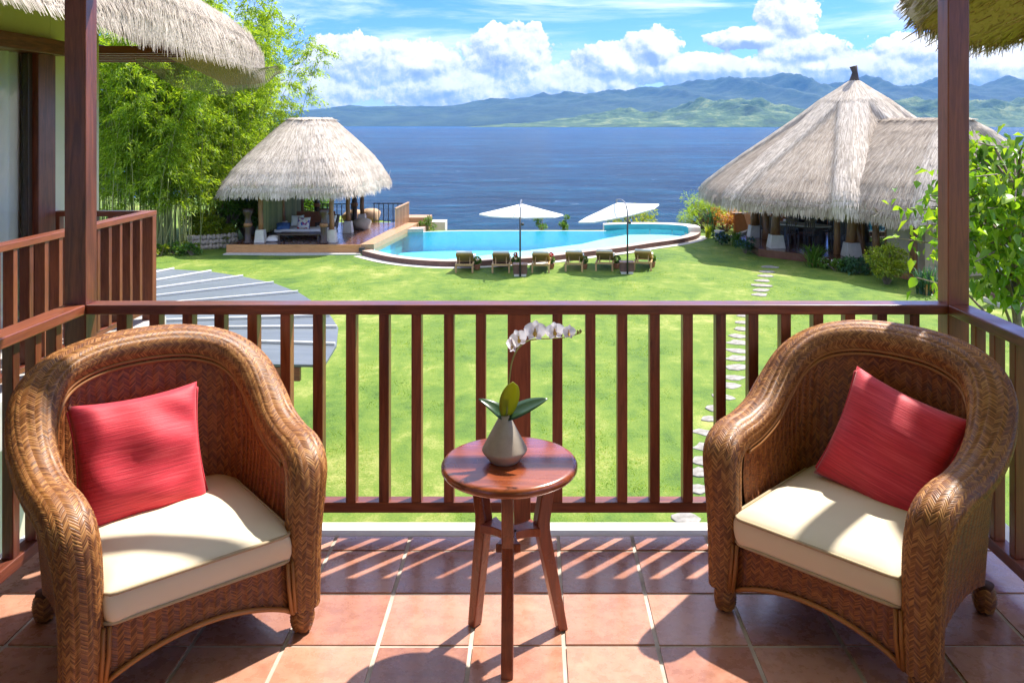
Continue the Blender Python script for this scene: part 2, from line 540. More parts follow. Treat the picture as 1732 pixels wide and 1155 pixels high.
def hill_mat(name, a, b, c, sc):
    def f(g, out):
        co = world_co(g)
        n = g.noise(co, sc, 8, 0.62)
        n2 = g.noise(co, sc * 5, 6, 0.7)
        k = g.math('ADD', g.math('MULTIPLY', n, 0.62), g.math('MULTIPLY', n2, 0.38))
        col = g.ramp(k, [(0.40, a), (0.52, b), (0.64, c)])
        surf(g, out, pr(g, col, 0.95, g.bump(n2, 0.5, 30)))
    mat(name, f)


hill_mat('near_hill', (0.016, 0.042, 0.012), (0.060, 0.112, 0.026), (0.23, 0.26, 0.09), 0.0040)
hill_mat('far_hill', (0.012, 0.028, 0.014), (0.024, 0.048, 0.020), (0.05, 0.08, 0.03), 0.0018)


def netm(g, out):
    co = obj_co(g)
    b = g.node('ShaderNodeTexBrick'); g.put(b.inputs['Vector'], g.scaled(co, (40, 40, 40)))
    surf(g, out, pr(g, (0.34, 0.30, 0.24), 0.85))


mat('netting', netm)


# ------------------------------------------------------------------ mesh helpers
class MB:
    """collects geometry that becomes ONE mesh object"""
    def __init__(self):
        self.v, self.f, self.n = [], [], 0
        self.bulk = []

    def add(self, verts, faces):
        o = self.n
        self.v.extend([tuple(p) for p in verts])
        self.f.extend([tuple(i + o for i in fc) for fc in faces])
        self.n += len(verts)
        return self

    def box(self, a, b):
        (x0, y0, z0), (x1, y1, z1) = a, b
        self.add([(x0, y0, z0), (x1, y0, z0), (x1, y1, z0), (x0, y1, z0), (x0, y0, z1), (x1, y0, z1), (x1, y1, z1), (x0, y1, z1)],
                 [(0, 3, 2, 1), (4, 5, 6, 7), (0, 1, 5, 4), (1, 2, 6, 5), (2, 3, 7, 6), (3, 0, 4, 7)])
        return self

    def bar(self, p, q, w, h, up=(0, 0, 1)):
        p, q = Vector(p), Vector(q)
        t = (q - p).normalized()
        u = Vector(up)
        if abs(t.dot(u)) > 0.98: u = Vector((0, 1, 0))
        s = t.cross(u).normalized(); u = s.cross(t).normalized()
        vs = []
        for c in (p, q):
            for a, b in ((-1, -1), (1, -1), (1, 1), (-1, 1)):
                vs.append(c + s * (a * w / 2) + u * (b * h / 2))
        self.add(vs, [(0, 3, 2, 1), (4, 5, 6, 7), (0, 1, 5, 4), (1, 2, 6, 5), (2, 3, 7, 6), (3, 0, 4, 7)])
        return self

    def tube(self, pts, rad, n=8, cap=True):
        pts = [Vector(p) for p in pts]
        if not hasattr(rad, '__len__'): rad = [rad] * len(pts)
        vs, fs = [], []
        ref = None
        for i, p in enumerate(pts):
            t = (pts[min(i + 1, len(pts) - 1)] - pts[max(i - 1, 0)]).normalized()
            if ref is None:
                ref = Vector((0, 0, 1)) if abs(t.z) < 0.9 else Vector((1, 0, 0))
            s = t.cross(ref).normalized(); ref = s.cross(t).normalized()
            for k in range(n):
                a = 2 * math.pi * k / n
                vs.append(p + (s * math.cos(a) + ref * math.sin(a)) * rad[i])
        for i in range(len(pts) - 1):
            for k in range(n):
                a, b = i * n + k, i * n + (k + 1) % n
                fs.append((a, b, b + n, a + n))
        if cap:
            fs.append(tuple(range(n))[::-1]); fs.append(tuple((len(pts) - 1) * n + k for k in range(n)))
        return self.add(vs, fs)

    def lathe(self, prof, n=24, c=(0, 0, 0), sq=0):
        vs, fs = [], []
        for r, z in prof:
            for k in range(n):
                a = 2 * math.pi * k / n
                vs.append((c[0] + r * math.cos(a), c[1] + r * math.sin(a), c[2] + z))
        m = len(prof)
        for i in range(m - 1):
            for k in range(n):
                a, b = i * n + k, i * n + (k + 1) % n
                fs.append((a, b, b + n, a + n))
        fs.append(tuple(range(n))[::-1]); fs.append(tuple((m - 1) * n + k for k in range(n)))
        return self.add(vs, fs)

    def taper(self, c, w0, w1, z0, z1):
        x, y = c
        a, b = w0 / 2, w1 / 2
        return self.add([(x - a, y - a, z0), (x + a, y - a, z0), (x + a, y + a, z0), (x - a, y + a, z0), (x - b, y - b, z1), (x + b, y - b, z1), (x + b, y + b, z1), (x - b, y + b, z1)],
                        [(0, 3, 2, 1), (4, 5, 6, 7), (0, 1, 5, 4), (1, 2, 6, 5), (2, 3, 7, 6), (3, 0, 4, 7)])

    def prism(self, poly, z0, z1):
        n = len(poly)
        vs = [(x, y, z0) for x, y in poly] + [(x, y, z1) for x, y in poly]
        fs = [tuple(range(n))[::-1], tuple(range(n, 2 * n))]
        fs += [(i, (i + 1) % n, n + (i + 1) % n, n + i) for i in range(n)]
        return self.add(vs, fs)

    def grid(self, P, closed=False):
        """P: array (nu, nv, 3); closed wraps v"""
        nu, nv = P.shape[:2]
        fs = []
        for i in range(nu - 1):
            for j in range(nv if closed else nv - 1):
                k = (j + 1) % nv
                fs.append((i * nv + j, i * nv + k, (i + 1) * nv + k, (i + 1) * nv + j))
        return self.add(P.reshape(-1, 3).tolist(), fs)

    def mesh(self, name, smooth=False):
        me = bpy.data.meshes.new(name)
        me.from_pydata(self.v, [], self.f)
        if smooth: me.shade_smooth()
        return me

    def build(self, name, m, parent=None, smooth=False, bevel=0.0, label=None):
        return link(name, self.mesh(name, smooth), m, parent, bevel, label)


def np_mesh(name, verts, faces, smooth=False):
    """verts (N,3), faces (M,k) all of one size"""
    verts = np.asarray(verts, dtype=np.float32); faces = np.asarray(faces, dtype=np.int32)
    me = bpy.data.meshes.new(name)
    me.vertices.add(len(verts)); me.vertices.foreach_set('co', verts.ravel())
    k = faces.shape[1]
    me.loops.add(faces.size); me.loops.foreach_set('vertex_index', faces.ravel())
    me.polygons.add(len(faces))
    me.polygons.foreach_set('loop_start', np.arange(0, faces.size, k, dtype=np.int32))
    me.update(calc_edges=True)
    if smooth: me.shade_smooth()
    return me


def link(name, me, m, parent=None, bevel=0.0, label=None):
    o = bpy.data.objects.new(name, me)
    COL.objects.link(o)
    if m is not None and not me.materials: me.materials.append(MATS[m])
    if parent is not None: o.parent = parent
    if bevel:
        b = o.modifiers.new('bevel', 'BEVEL'); b.width = bevel; b.segments = 2; b.limit_method = 'ANGLE'
    if label: o['label'] = label
    return o


def thing(name, label, cat, loc=(0, 0, 0), rz=0.0, group=None):
    o = bpy.data.objects.new(name, None)
    COL.objects.link(o)
    o.empty_display_size = 0.1
    o.location = loc; o.rotation_euler = (0, 0, rz)
    o['label'] = label; o['category'] = cat
    if group: o['group'] = group
    return o


def tag(o, label, cat, group=None):
    o['label'] = label; o['category'] = cat
    if group: o['group'] = group
    return o


def struct(o, kind='structure', label=None):
    o['kind'] = kind
    if label: o['label'] = label
    return o


def copy_tree(o, parent=None):
    c = o.copy(); COL.objects.link(c); c.parent = parent
    for ch in o.children: copy_tree(ch, c)
    return c


def at(px, py, z):
    """where the sight line through a point of the photograph meets the level z"""
    d = (EYE - z) * F_PX / (py - VY)
    return ((px - VX) * d / F_PX, d)


def catmull(pts, n):
    P = np.array(pts, dtype=float)
    P = np.vstack([2 * P[0] - P[1], P, 2 * P[-1] - P[-2]])
    out = []
    m = len(P) - 3
    for t in np.linspace(0, m, n):
        i = min(int(t), m - 1); u = t - i
        a, b, c, d = P[i:i + 4]
        out.append(0.5 * (2 * b + (c - a) * u + (2 * a - 5 * b + 4 * c - d) * u * u + (-a + 3 * b - 3 * c + d) * u ** 3))
    return np.array(out)


def arclen(pts, n):
    """resample a polyline evenly"""
    P = np.asarray(pts); d = np.r_[0, np.cumsum(np.linalg.norm(np.diff(P[:, :3], axis=0), axis=1))]
    t = np.linspace(0, d[-1], n)
    return np.stack([np.interp(t, d, P[:, k]) for k in range(P.shape[1])], 1), d[-1]


def unit(a): return a / np.maximum(np.linalg.norm(a, axis=-1, keepdims=True), 1e-9)


def interp_grid(T, u, v):
    """bilinear lookup in a table T (nu, nv, 3) with u, v in 0..1"""
    nu, nv = T.shape[:2]
    x = np.clip(u, 0, 1) * (nu - 1); y = np.clip(v, 0, 1) * (nv - 1)
    i = np.minimum(x.astype(int), nu - 2); j = np.minimum(y.astype(int), nv - 2)
    a = (x - i)[..., None]; b = (y - j)[..., None]
    return T[i, j] * (1 - a) * (1 - b) + T[i + 1, j] * a * (1 - b) + T[i, j + 1] * (1 - a) * b + T[i + 1, j + 1] * a * b


def herringbone(T, ncol, nrow, slope, lift, closed_u=False, flip=1.0, clip=None):
    """woven strands over the surface table T[u, v]; columns run along v. Every strand is its own little bowed strip."""
    i, j = np.meshgrid(np.arange(ncol), np.arange(nrow), indexing='ij')
    i, j = i.ravel(), j.ravel()
    uc = (i + 0.5) / ncol; vc = (j + 0.5) / nrow
    if clip is not None:
        k = clip(uc, vc); i, j, uc, vc = i[k], j[k], uc[k], vc[k]
    sg = np.where(i % 2 == 0, 1.0, -1.0)
    A = np.array([-0.54, 0.0, 0.54]); B = np.array([-0.46, 0.0, 0.46])
    e = 1.5e-3
    verts = np.zeros((len(i), 3, 3, 3))
    jit = RNG.normal(0, 0.10, (len(i), 1))
    for a in range(3):
        for b in range(3):
            u = uc + A[a] / ncol
            v = vc + (sg * A[a] * slope + B[b] + jit[:, 0]) / nrow
            uu = u % 1.0 if closed_u else u
            p = interp_grid(T, uu, v)
            du = interp_grid(T, np.clip(uu + e, 0, 1), v) - interp_grid(T, np.clip(uu - e, 0, 1), v)
            dv = interp_grid(T, uu, np.clip(v + e, 0, 1)) - interp_grid(T, uu, np.clip(v - e, 0, 1))
            n = unit(np.cross(du, dv)) * flip
            h = lift * (1.0 if a == 1 else 0.12) * (1.0 if b == 1 else 0.35)
            verts[:, a, b] = p + n * h
    base = np.arange(len(i))[:, None] * 9
    q = np.array([[0, 1, 4, 3], [1, 2, 5, 4], [3, 4, 7, 6], [4, 5, 8, 7]])
    faces = (base[:, None, :] + q[None]).reshape(-1, 4)
    return verts.reshape(-1, 3), faces


def leaf_mesh(name, P, D, size, width, fold=0.25, droop=0.3, up=None):
    """N folded leaf blades: P base points, D directions, size lengths"""
    N = len(P)
    D = unit(D)
    if up is None: up = unit(RNG.normal(0, 0.45, (N, 3)) + np.array([0, 0, 1.0]))
    S = unit(np.cross(D, up)); U = np.cross(S, D)
    L = size[:, None]; W = L * width
    mid = P + D * L * 0.45
    tip = P + D * L - np.array([0, 0, 1.0]) * L * droop
    l = mid + S * W * 0.5 + U * W * fold
    r = mid - S * W * 0.5 + U * W * fold
    V = np.stack([P, l, tip, r], 1).reshape(-1, 3)
    b = np.arange(N)[:, None] * 4
    F = np.concatenate([b + np.array([[0, 2, 1]]), b + np.array([[0, 3, 2]])], 0)
    return np_mesh(name, V, F)


# ------------------------------------------------------------------ terrain, sea, hills
def shore_y(x):
    """where the garden stops above the sea"""
    return np.interp(x, [-60, -20, -13, -8, -6.5, 8, 9.5, 12, 60], [75, 62, 52, 47.0, 43.4, 43.4, 49, 57, 80])


def fbm(x, y, seed, octs=6):
    """value noise built from sines of many directions: cheap, smooth, no repeats to see"""
    r = np.random.default_rng(seed)
    out = np.zeros_like(x); amp, fr = 1.0, 1.0; tot = 0
    for o in range(octs):
        s = np.zeros_like(x)
        for k in range(5):
            a = r.uniform(0, 2 * np.pi); ph = r.uniform(0, 2 * np.pi); ff = fr * r.uniform(0.7, 1.4)
            s += np.sin((x * np.cos(a) + y * np.sin(a)) * ff + ph)
        out += amp * (1 - np.abs(s) / 2.2); tot += amp
        amp *= 0.52; fr *= 2.05
    return out / tot


def make_lawn():
    xs = np.concatenate([np.linspace(-60, -16, 16), np.linspace(-15, -9, 13), np.linspace(-8.75, 8.75, 106), np.linspace(9, 15, 13), np.linspace(16, 60, 16)])
    ys = np.concatenate([np.linspace(-30, 8, 8), np.linspace(9, 31, 23), np.linspace(31.2, 43.4, 74), np.linspace(43.8, 62, 38), np.linspace(63, 100, 12)])
    X, Y = np.meshgrid(xs, ys, indexing='ij')
    over = Y - shore_y(X)
    Z = np.where(over > 0, G - 0.02 - np.clip(over * 2.2, 0, 14), G) + 0.012 * np.sin(X * 1.3 + Y * 0.7) * np.cos(Y * 0.9)
    Z = np.where((X > -6.9) & (X < 7.75) & (Y > pool_front(X) + 0.42) & (Y < 42.6), G - 2.5, Z)      # the pool is dug out
    mb = MB(); mb.grid(np.stack([X, Y, Z], -1))
    o = mb.build('lawn', 'lawn', None, True)
    struct(o)
    # short blades on the part that can be seen
    n = 330000
    y = 10.5 + (31.5) * RNG.random(n) ** 2.2
    half = np.minimum(1.02 * y * 0.62, 22)
    x = RNG.uniform(-1, 1, n) * half
    keep = (y < shore_y(x) - 0.6) & ~((x > -8.3) & (x < 8.4) & (y > pool_front(x) - 0.35)) & ~((x < -6.9) & (y > 35.0) & (x > -13.6))
    keep &= ~(((x - 14.2) ** 2 + (y - 36.8) ** 2) < 5.6 ** 2)
    x, y = x[keep], y[keep]
    n = len(x)
    tuft = np.clip(fbm(x * 5.0, y * 3.0, 8, 4) * 1.6 - 0.35, 0.25, 1.6)
    h = RNG.uniform(0.010, 0.026, n) * tuft * (1 + (y - 10) * 0.015); w = 0.003 + y * 0.00030
    ang = RNG.uniform(0, 2 * np.pi, n)
    lx, ly = RNG.normal(0, 0.5, (2, n)) * h
    dx, dy = np.cos(ang) * w, np.sin(ang) * w
    z = np.full(n, G - 0.005)
    V = np.stack([np.stack([x - dx, y - dy, z], 1), np.stack([x + dx, y + dy, z], 1), np.stack([x + lx, y + ly, z + h], 1)], 1).reshape(-1, 3)
    F = np.arange(3 * n).reshape(-1, 3)
    o = link('lawn_grass', np_mesh('lawn_grass', V, F), 'grass_blade')
    struct(o, 'stuff', 'short mown green grass blades of the garden lawn')


POOL_NEAR = [(-8.0, 35.6), (-7.3, 34.9), (-6.0, 33.4), (-4.7, 32.5), (-3.2, 32.1), (-1.5, 32.45), (0.3, 33.2), (2.2, 34.6), (3.7, 35.7), (5.2, 37.1), (6.6, 38.3), (7.7, 39.7), (8.2, 41.0)]


def pool_front(x):
    P = np.array(POOL_NEAR)
    return np.interp(x, P[:, 0], P[:, 1])


make_lawn()


def make_sea():
    P = MB()
    xs = np.linspace(-20000, 20000, 9); ys = [-3000, 30, 300, 2000, 8000, 17000]
    X, Y = np.meshgrid(xs, ys, indexing='ij')
    P.grid(np.stack([X, Y, np.full_like(X, SEA)], -1))
    struct(P.build('sea', 'sea', None))


make_sea()


def hills(name, m, prof, D, y0, y1, x0, x1, nx, ny, rough, scale, seed, lo=0.0):
    prof = np.array(prof, float)
    X, Y = np.meshgrid(np.linspace(x0, x1, nx), np.linspace(y0, y1, ny), indexing='ij')
    pxs = VX + F_PX * X / D
    ytop = np.interp(pxs, prof[:, 0], prof[:, 1])
    H = np.maximum((VY - ytop) * D / F_PX + EYE - SEA, lo)
    t = (Y - y0) / (D - y0)
    ramp = np.where(t < 1, np.clip(t, 0, 1) ** 0.75, np.clip(1 - (Y - D) / (y1 - D) * 0.9, 0, 1))
    n = fbm(X / scale, Y / scale, seed)
    Z = SEA - 2 + H * ramp * (1 - rough + rough * 1.25 * n) + 3 * np.minimum(H / 30, 1)
    Z = np.where(H < 2, SEA - 5, Z)
    mb = MB(); mb.grid(np.stack([X, Y, Z], -1))
    struct(mb.build(name, m, None, True))


hills('far_mountains', 'far_hill', [(-900, 180), (200, 200), (440, 200), (475, 190), (540, 180), (640, 177), (740, 180), (780, 176), (830, 165), (880, 159), (940, 154), (1000, 149), (1100, 142), (1180, 132), (1240, 124), (1300, 119), (1340, 124), (1400, 127), (1500, 127), (1590, 130), (1732, 128), (2100, 120), (2600, 150)],
      12500, 9800, 15500, -11000, 15000, 620, 100, 0.22, 330, 3)
hills('near_hills', 'near_hill', [(-2000, 216), (770, 216), (800, 214), (860, 208), (930, 203), (1000, 193), (1050, 180), (1090, 186), (1120, 182), (1170, 168), (1235, 152), (1280, 162), (1330, 176), (1400, 182), (1470, 165), (1530, 158), (1590, 156), (1640, 166), (1732, 160), (2200, 140), (2800, 170)],
      7600, 6350, 9300, -1500, 9500, 620, 130, 0.48, 210, 11)

hz = MB().box((-16000, -2500, SEA - 3), (16000, 16500, 880))
def haze_mat(g, out):
    v = g.node('ShaderNodeVolumePrincipled')
    v.inputs['Color'].default_value = (0.10, 0.40, 0.95, 1)
    v.inputs['Density'].default_value = 3.6e-5
    v.inputs['Anisotropy'].default_value = 0.0
    g.nt.links.new(v.outputs[0], out.inputs['Volume'])
mat('haze', haze_mat)
struct(hz.build('haze', 'haze'), 'stuff', 'pale blue haze over the sea and mountains')


# ------------------------------------------------------------------ balcony
def stained(o): return o


def make_balcony():
    # floor slab, grout bed and tiles
    fl = MB().box((-2.02, -1.6, -0.25), (1.92, 3.434, -0.005)).build('balcony_floor', 'grout')
    struct(fl)
    tw, td = 0.305, 0.302
    gap = 0.015
    tm = []
    for k in range(3):
        mb = MB()
        w, d = tw - gap, td - gap
        mb.box((0, 0, -0.02), (w, d, 0))
        me = mb.mesh('tile'); me.materials.append(MATS['terracotta_tile'])
        tm.append(me)
    x_lines = [-0.515 + tw * k for k in range(-5, 9)]
    y_lines = [3.31 - td * k for k in range(0, 16)]
    short = MB().box((0, 0, -0.02), (tw - gap, 3.434 - 3.31 - gap, 0)).mesh('tile'); short.materials.append(MATS['terracotta_tile'])
    for j, y in enumerate([3.31] + y_lines[1:]):
        for i, x in enumerate(x_lines[:-1]):
            o = bpy.data.objects.new('tile', short if j == 0 else tm[(i * 7 + j * 3) % 3])
            COL.objects.link(o); o.parent = fl
            o.location = (x + gap / 2, y + gap / 2, random.uniform(-0.0015, 0.0012))
            o.rotation_euler = (random.uniform(-.0025, .0025), random.uniform(-.0025, .0025), 0)
    bv = None
    kerb = MB()
    kerb.box((-2.12, 3.436, -0.3), (2.02, 3.56, -0.004))
    struct(kerb.build('floor_edge', 'kerb', None, False, 0.006))
    struct(MB().box((-2.12, -1.6, -0.3), (-2.022, 3.434, 0.004)).build('floor_edge', 'kerb', None, False, 0.006))
    struct(MB().box((1.922, -1.6, -0.3), (2.02, 3.434, 0.004)).build('floor_edge', 'kerb', None, False, 0.006))
    # the room behind, ceiling and eave
    struct(MB().box((-2.4, -1.8, 0), (2.3, -1.62, 2.62)).build('house_wall', 'cream_wall'))
    struct(MB().box((-2.4, -1.8, 2.62), (2.3, 3.10, 2.72)).build('porch_ceiling', 'white_paint'))
    # posts
    for x0, lab in ((-1.964, 'square brown timber porch post at the left end of the front railing'), (1.722, 'square brown timber porch post at the right end of the front railing')):
        o = MB().box((x0, 3.452, 0), (x0 + 0.09, 3.542, 2.62)).build('porch_post', 'stained_wood_z', None, False, 0.004)
        tag(o, lab, 'post', 'porch posts')
    o = MB().box((-1.86, 3.475, 2.242), (1.722, 3.525, 2.36)).build('porch_beam', 'stained_wood_x', None, False, 0.003)
    tag(o, 'dark timber beam spanning the two porch posts along the top', 'beam')
    # front railing
    rl = thing('front_railing', 'brown timber railing along the front edge of the tiled balcony', 'railing', (0, 3.495, 0), 0, 'balcony railings')
    MB().box((-1.874, -0.045, 0.910), (1.722, 0.043, 0.951)).build('top_rail', 'stained_wood_x', rl, False, 0.004)
    MB().box((-1.874, -0.030, 0.078), (1.722, 0.030, 0.122)).build('bottom_rail', 'stained_wood_x', rl, False, 0.003)
    bal = MB().box((-0.021, -0.030, 0.122), (0.021, 0.028, 0.910)).mesh('baluster'); bal.materials.append(MATS['stained_wood_z'])
    for px in [205, 260, 316, 370, 426, 482, 537, 593, 649, 704, 759, 813, 943, 999, 1053, 1108, 1164, 1220, 1275, 1330, 1385, 1439, 1493, 1548]:
        o = link('baluster', bal, None, rl, 0.003); o.location.x = (px - VX) * 3.463 / F_PX
    MB().box((-0.048, -0.040, 0.0), (0.048, 0.040, 0.910)).build('middle_post', 'stained_wood_z', rl, False, 0.003).location.x = (878 - VX) * 3.455 / F_PX
    # side railings
    for s, lab in ((-1, 'brown timber side railing running towards the viewer on the left'), (1, 'brown timber side railing running towards the viewer on the right')):
        xi = -1.919 if s < 0 else 1.767
        r = thing('side_railing', lab, 'railing', (xi, 0, 0), 0, 'balcony railings')
        MB().box((-0.045, 0.2, 0.911), (0.045, 3.449, 0.952)).build('top_rail', 'stained_wood_y', r, False, 0.004)
        MB().box((-0.030, 0.2, 0.078), (0.030, 3.449, 0.122)).build('bottom_rail', 'stained_wood_y', r, False, 0.003)
        sb = MB().box((-0.021, -0.020, 0.122), (0.021, 0.020, 0.911)).mesh('baluster'); sb.materials.append(MATS['stained_wood_z'])
        for k in range(22):
            o = link('baluster', sb, None, r, 0.003); o.location.y = 3.30 - 0.135 * k


make_balcony()


# ------------------------------------------------------------------ thatched roofs
def roof_table(ring, nt, nu):
    t = np.linspace(0, 1, nt); u = np.linspace(0, 1, nu)
    T, U = np.meshgrid(t, u, indexing='ij')
    return ring(T, U)


def make_thatch(parent, ring, n_straw, length, width, m='thatch', nt=40, nu=160, fringe=0, fr_len=0.4, seed=1, under='thatch_under', trange=(0.02, 1.0), lift=0.04, pale=None, jit=0.055, tip=0.7, rise=(0.10, 0.55)):
    """roof body as a closed shell, a coat of straw blades and a hanging fringe; ring(t, u) gives local xyz"""
    rng = np.random.default_rng(seed)
    T = roof_table(ring, nt, nu)
    mb = MB(); mb.grid(T)
    # underside: back in from the eave, a little higher
    e = T[-1]; c = e.mean(0)
    inn = c + (e - c) * 0.80; inn[:, 2] = e[:, 2] + rise[0]
    inn2 = c + (e - c) * 0.25; inn2[:, 2] = e[:, 2] + rise[1]
    body = mb.build('thatch_body', 'thatch_base', parent, True)
    mu = MB(); mu.grid(np.stack([e, inn, inn2]))
    mu.build('underside', under, parent, True)

    def straws(name, t, u, L, W, m, hang=0.0, lf=lift):
        N = len(t)
        ep = 0.004
        p = ring(t, u)
        dn = unit(ring(np.minimum(t + ep, 1.0), u) - ring(np.minimum(t + ep, 1.0) - 2 * ep, u))
        side = unit(ring(t, np.clip(u + 0.0008, 0, 1)) - ring(t, np.clip(u - 0.0008, 0, 1)))
        nr = unit(np.cross(side, dn))
        cent = c[None]
        sgn = np.sign((nr * (p - cent + np.array([0, 0, 3.0]))).sum(1, keepdims=True)); nr = nr * sgn
        dn = unit(dn + hang * np.array([0, 0, -1.0]) + side * rng.normal(0, jit, (N, 1)))
        s2 = unit(np.cross(nr, dn))
        Lk = (L * rng.uniform(0.6, 1.25, N))[:, None]; Wk = (W * rng.uniform(0.6, 1.4, N))[:, None]
        a = p + nr * 0.008 - dn * Lk * (1 - tip)
        b = p + nr * (lf * rng.uniform(0.2, 1.2, N))[:, None] + dn * Lk * tip
        V = np.stack([a - s2 * Wk / 2, a + s2 * Wk / 2, b + s2 * Wk * 0.2, b - s2 * Wk * 0.2], 1).reshape(-1, 3)
        F = np.arange(4 * N).reshape(-1, 4)
        return struct(link(name, np_mesh(name, V, F), m, parent), 'stuff')

    t = trange[0] + (trange[1] - trange[0]) * rng.random(n_straw) ** 0.62
    u = rng.random(n_straw)
    if pale is not None:
        k = pale(t, u)
        straws('straw', t[~k], u[~k], length, width, m)
        straws('ridge_straw', t[k], u[k], length, width, 'thatch_pale')
    else:
        straws('straw', t, u, length, width, m)
    if fringe:
        straws('fringe', rng.uniform(0.95, 1.0, fringe), rng.random(fringe), fr_len, width * 1.2, m, 0.9, lift * 0.6)
    return T


def superring(hx0, hy0, hx1, hy1, prof, n=4.0, n0=None):
    """rectangular, round-cornered rings; prof: list of (spread 0..1, z)"""
    pr_ = np.array(prof)
    s_ = np.linspace(0, 1, len(pr_))

    def ring(t, u):
        sp = np.interp(t, s_, pr_[:, 0]); z = np.interp(t, s_, pr_[:, 1])
        a = u * 2 * np.pi
        ca, sa = np.cos(a), np.sin(a)
        nn = n if n0 is None else n0 + (n - n0) * np.clip(t, 0, 1)
        k = (np.abs(ca) ** nn + np.abs(sa) ** nn) ** (-1 / nn)
        hx = hx0 + (hx1 - hx0) * sp; hy = hy0 + (hy1 - hy0) * sp
        wob = 0.04 * np.sin(a * 7 + t * 5) * sp + 0.03 * np.sin(a * 17 + t * 9) * sp
        return np.stack([ca * k * (hx + wob), sa * k * (hy + wob), z + 0.05 * np.sin(a * 9 + 1) * sp * (t > 0.9)], -1)
    return ring


# --- pavilion on the left
def make_pavilion():
    cx, cyy = -10.72, 39.7
    zd = G + 0.38
    deck = thing('pavilion_deck', 'dark glossy timber deck with a pale wooden edge under the left pavilion', 'deck', (0, 0, 0))
    MB().prism([(-13.15, 35.45), (-7.5, 35.45), (-6.9, 43.6), (-13.15, 43.6)], G - 0.1, zd).build('deck_floor', 'deck_wood', deck)
    MB().box((-13.2, 35.39, G + 0.06), (-7.46, 35.447, zd + 0.012)).build('edge_board', 'deck_edge_wood', deck, False, 0.006)
    MB().box((-13.2, 35.0, G - 0.05), (-7.4, 35.385, G + 0.055)).build('plinth_step', 'concrete', deck)
    MB().add([(-7.495, 35.45, zd + 0.012), (-6.93, 35.6, zd + 0.012), (-6.1, 43.4, zd + 0.012), (-6.9, 43.5, zd + 0.012), (-7.495, 35.45, G), (-6.93, 35.6, G), (-6.1, 43.4, G), (-6.9, 43.5, G)],
             [(0, 1, 2, 3), (4, 5, 1, 0), (5, 6, 2, 1), (6, 7, 3, 2), (7, 4, 0, 3)]).build('side_walkway', 'pale_deck', deck)
    roof = thing('pavilion', 'thatched pavilion with rounded hipped roof on timber columns beside the pool', 'pavilion', (cx, cyy, 0))
    ze = -1.38
    prof = [(0.00, 2.02), (0.04, 1.99), (0.12, 1.80), (0.30, 1.34), (0.50, 0.80), (0.68, 0.28), (0.83, -0.24), (0.935, -0.70), (0.985, -1.00), (1.0, -1.20)]
    ring = superring(0.85, 1.3, 3.32, 4.5, prof, 5.5, 2.6)
    T = make_thatch(roof, ring, 30000, 0.42, 0.032, 'thatch_pale', 44, 160, 3600, 0.20, 5, lift=0.018)
    cap = MB(); r0 = T[1]; r1 = r0.copy(); r1[:, :2] *= 0.2; r1[:, 2] += 0.06
    cap.grid(np.stack([r0, r1])); cap.build('ridge_cap', 'thatch_pale', roof, True)
    for ix, x in enumerate((-12.0, -8.9)):
        for iy, y in enumerate((36.2, 39.4, 42.6)):
            c = MB(); rr = 0.115
            c.tube([(x - cx + 0.015 * math.sin(k * 2 + iy), y - cyy, zd + 0.5 + k * 0.4) for k in range(6)], [rr, rr * .95, rr * .92, rr * .93, rr * .9, rr * .9], 12)
            co = c.build('column', 'column_wood', roof, True)
            MB().taper((x - cx, y - cyy), 0.46, 0.34, zd, zd + 0.56).build('plinth', 'plinth', roof, False, 0.02)
    # woven blind on the left side
    bl = thing('bamboo_blind', 'olive bamboo strip blind hanging between the left pavilion columns', 'blind', (-12.0, 39.4, 0))
    mb = MB()
    for k in range(52):
        y = -2.95 + k * 0.115
        if abs(y - 0) < 0.16: continue
        mb.box((-0.01, y, zd + 0.35 + 0.05 * math.sin(k * 3)), (0.01, y + 0.075, -1.05))
    struct(mb.build('strips', 'culm', bl), 'stuff')
    mb = MB()
    for k in range(5): mb.box((-0.018, -3.0, zd + 0.6 + k * 0.4), (-0.011, 3.0, zd + 0.62 + k * 0.4))
    mb.build('cross_ties', 'dark_wood', bl)
    # torch stands
    prof = [(0.20, 0), (0.21, .06), (0.15, .12), (0.14, .5), (0.17, .8), (0.14, 1.02), (0.13, 1.15), (0.22, 1.32), (0.24, 1.5), (0.22, 1.5), (0.18, 1.38)]
    spots = [(-12.45, 35.9, 'dark carved timber drum stand left of the front left plinth', 1.0), (-9.15, 35.85, 'dark carved timber drum stand in front of the low table', 1.0),
             (-11.3, 42.9, 'tall flared timber drum stand at the back beside the black railing', 1.25), (-9.4, 43.1, 'tall flared timber drum stand at the back right behind the boulder', 1.25)]
    for x, y, lab, s in spots:
        t = thing('drum_stand', lab, 'drum stand', (x, y, zd), 0, 'carved drum stands in the pavilion')
        MB().lathe([(r * 0.95, z * s) for r, z in prof], 14).build('body', 'dark_wood', t, True)
        MB().lathe([(0.155, .72 * s), (0.185, .76 * s), (0.185, .84 * s), (0.155, .88 * s)], 14).build('band', 'column_wood', t, True)
    # low table, bench, cushions, armchair
    t = thing('low_table', 'low dark timber table at the front of the pavilion deck', 'table', (-10.35, 36.6, zd))
    MB().box((-0.95, -0.42, 0.30), (0.95, 0.42, 0.36)).build('tabletop', 'dark_wood', t, False, 0.01)
    for a in (-1, 1):
        for b in (-1, 1): MB().box((a * .85 - .04, b * .34 - .04, 0), (a * .85 + .04, b * .34 + .04, .30)).build('leg', 'dark_wood', t)
    b = thing('daybed', 'low dark daybed with pale mattress behind the low pavilion table', 'daybed', (-10.6, 38.0, zd))
    MB().box((-1.3, -0.5, 0.12), (1.4, 0.6, 0.24)).build('base', 'dark_wood', b, False, 0.01)
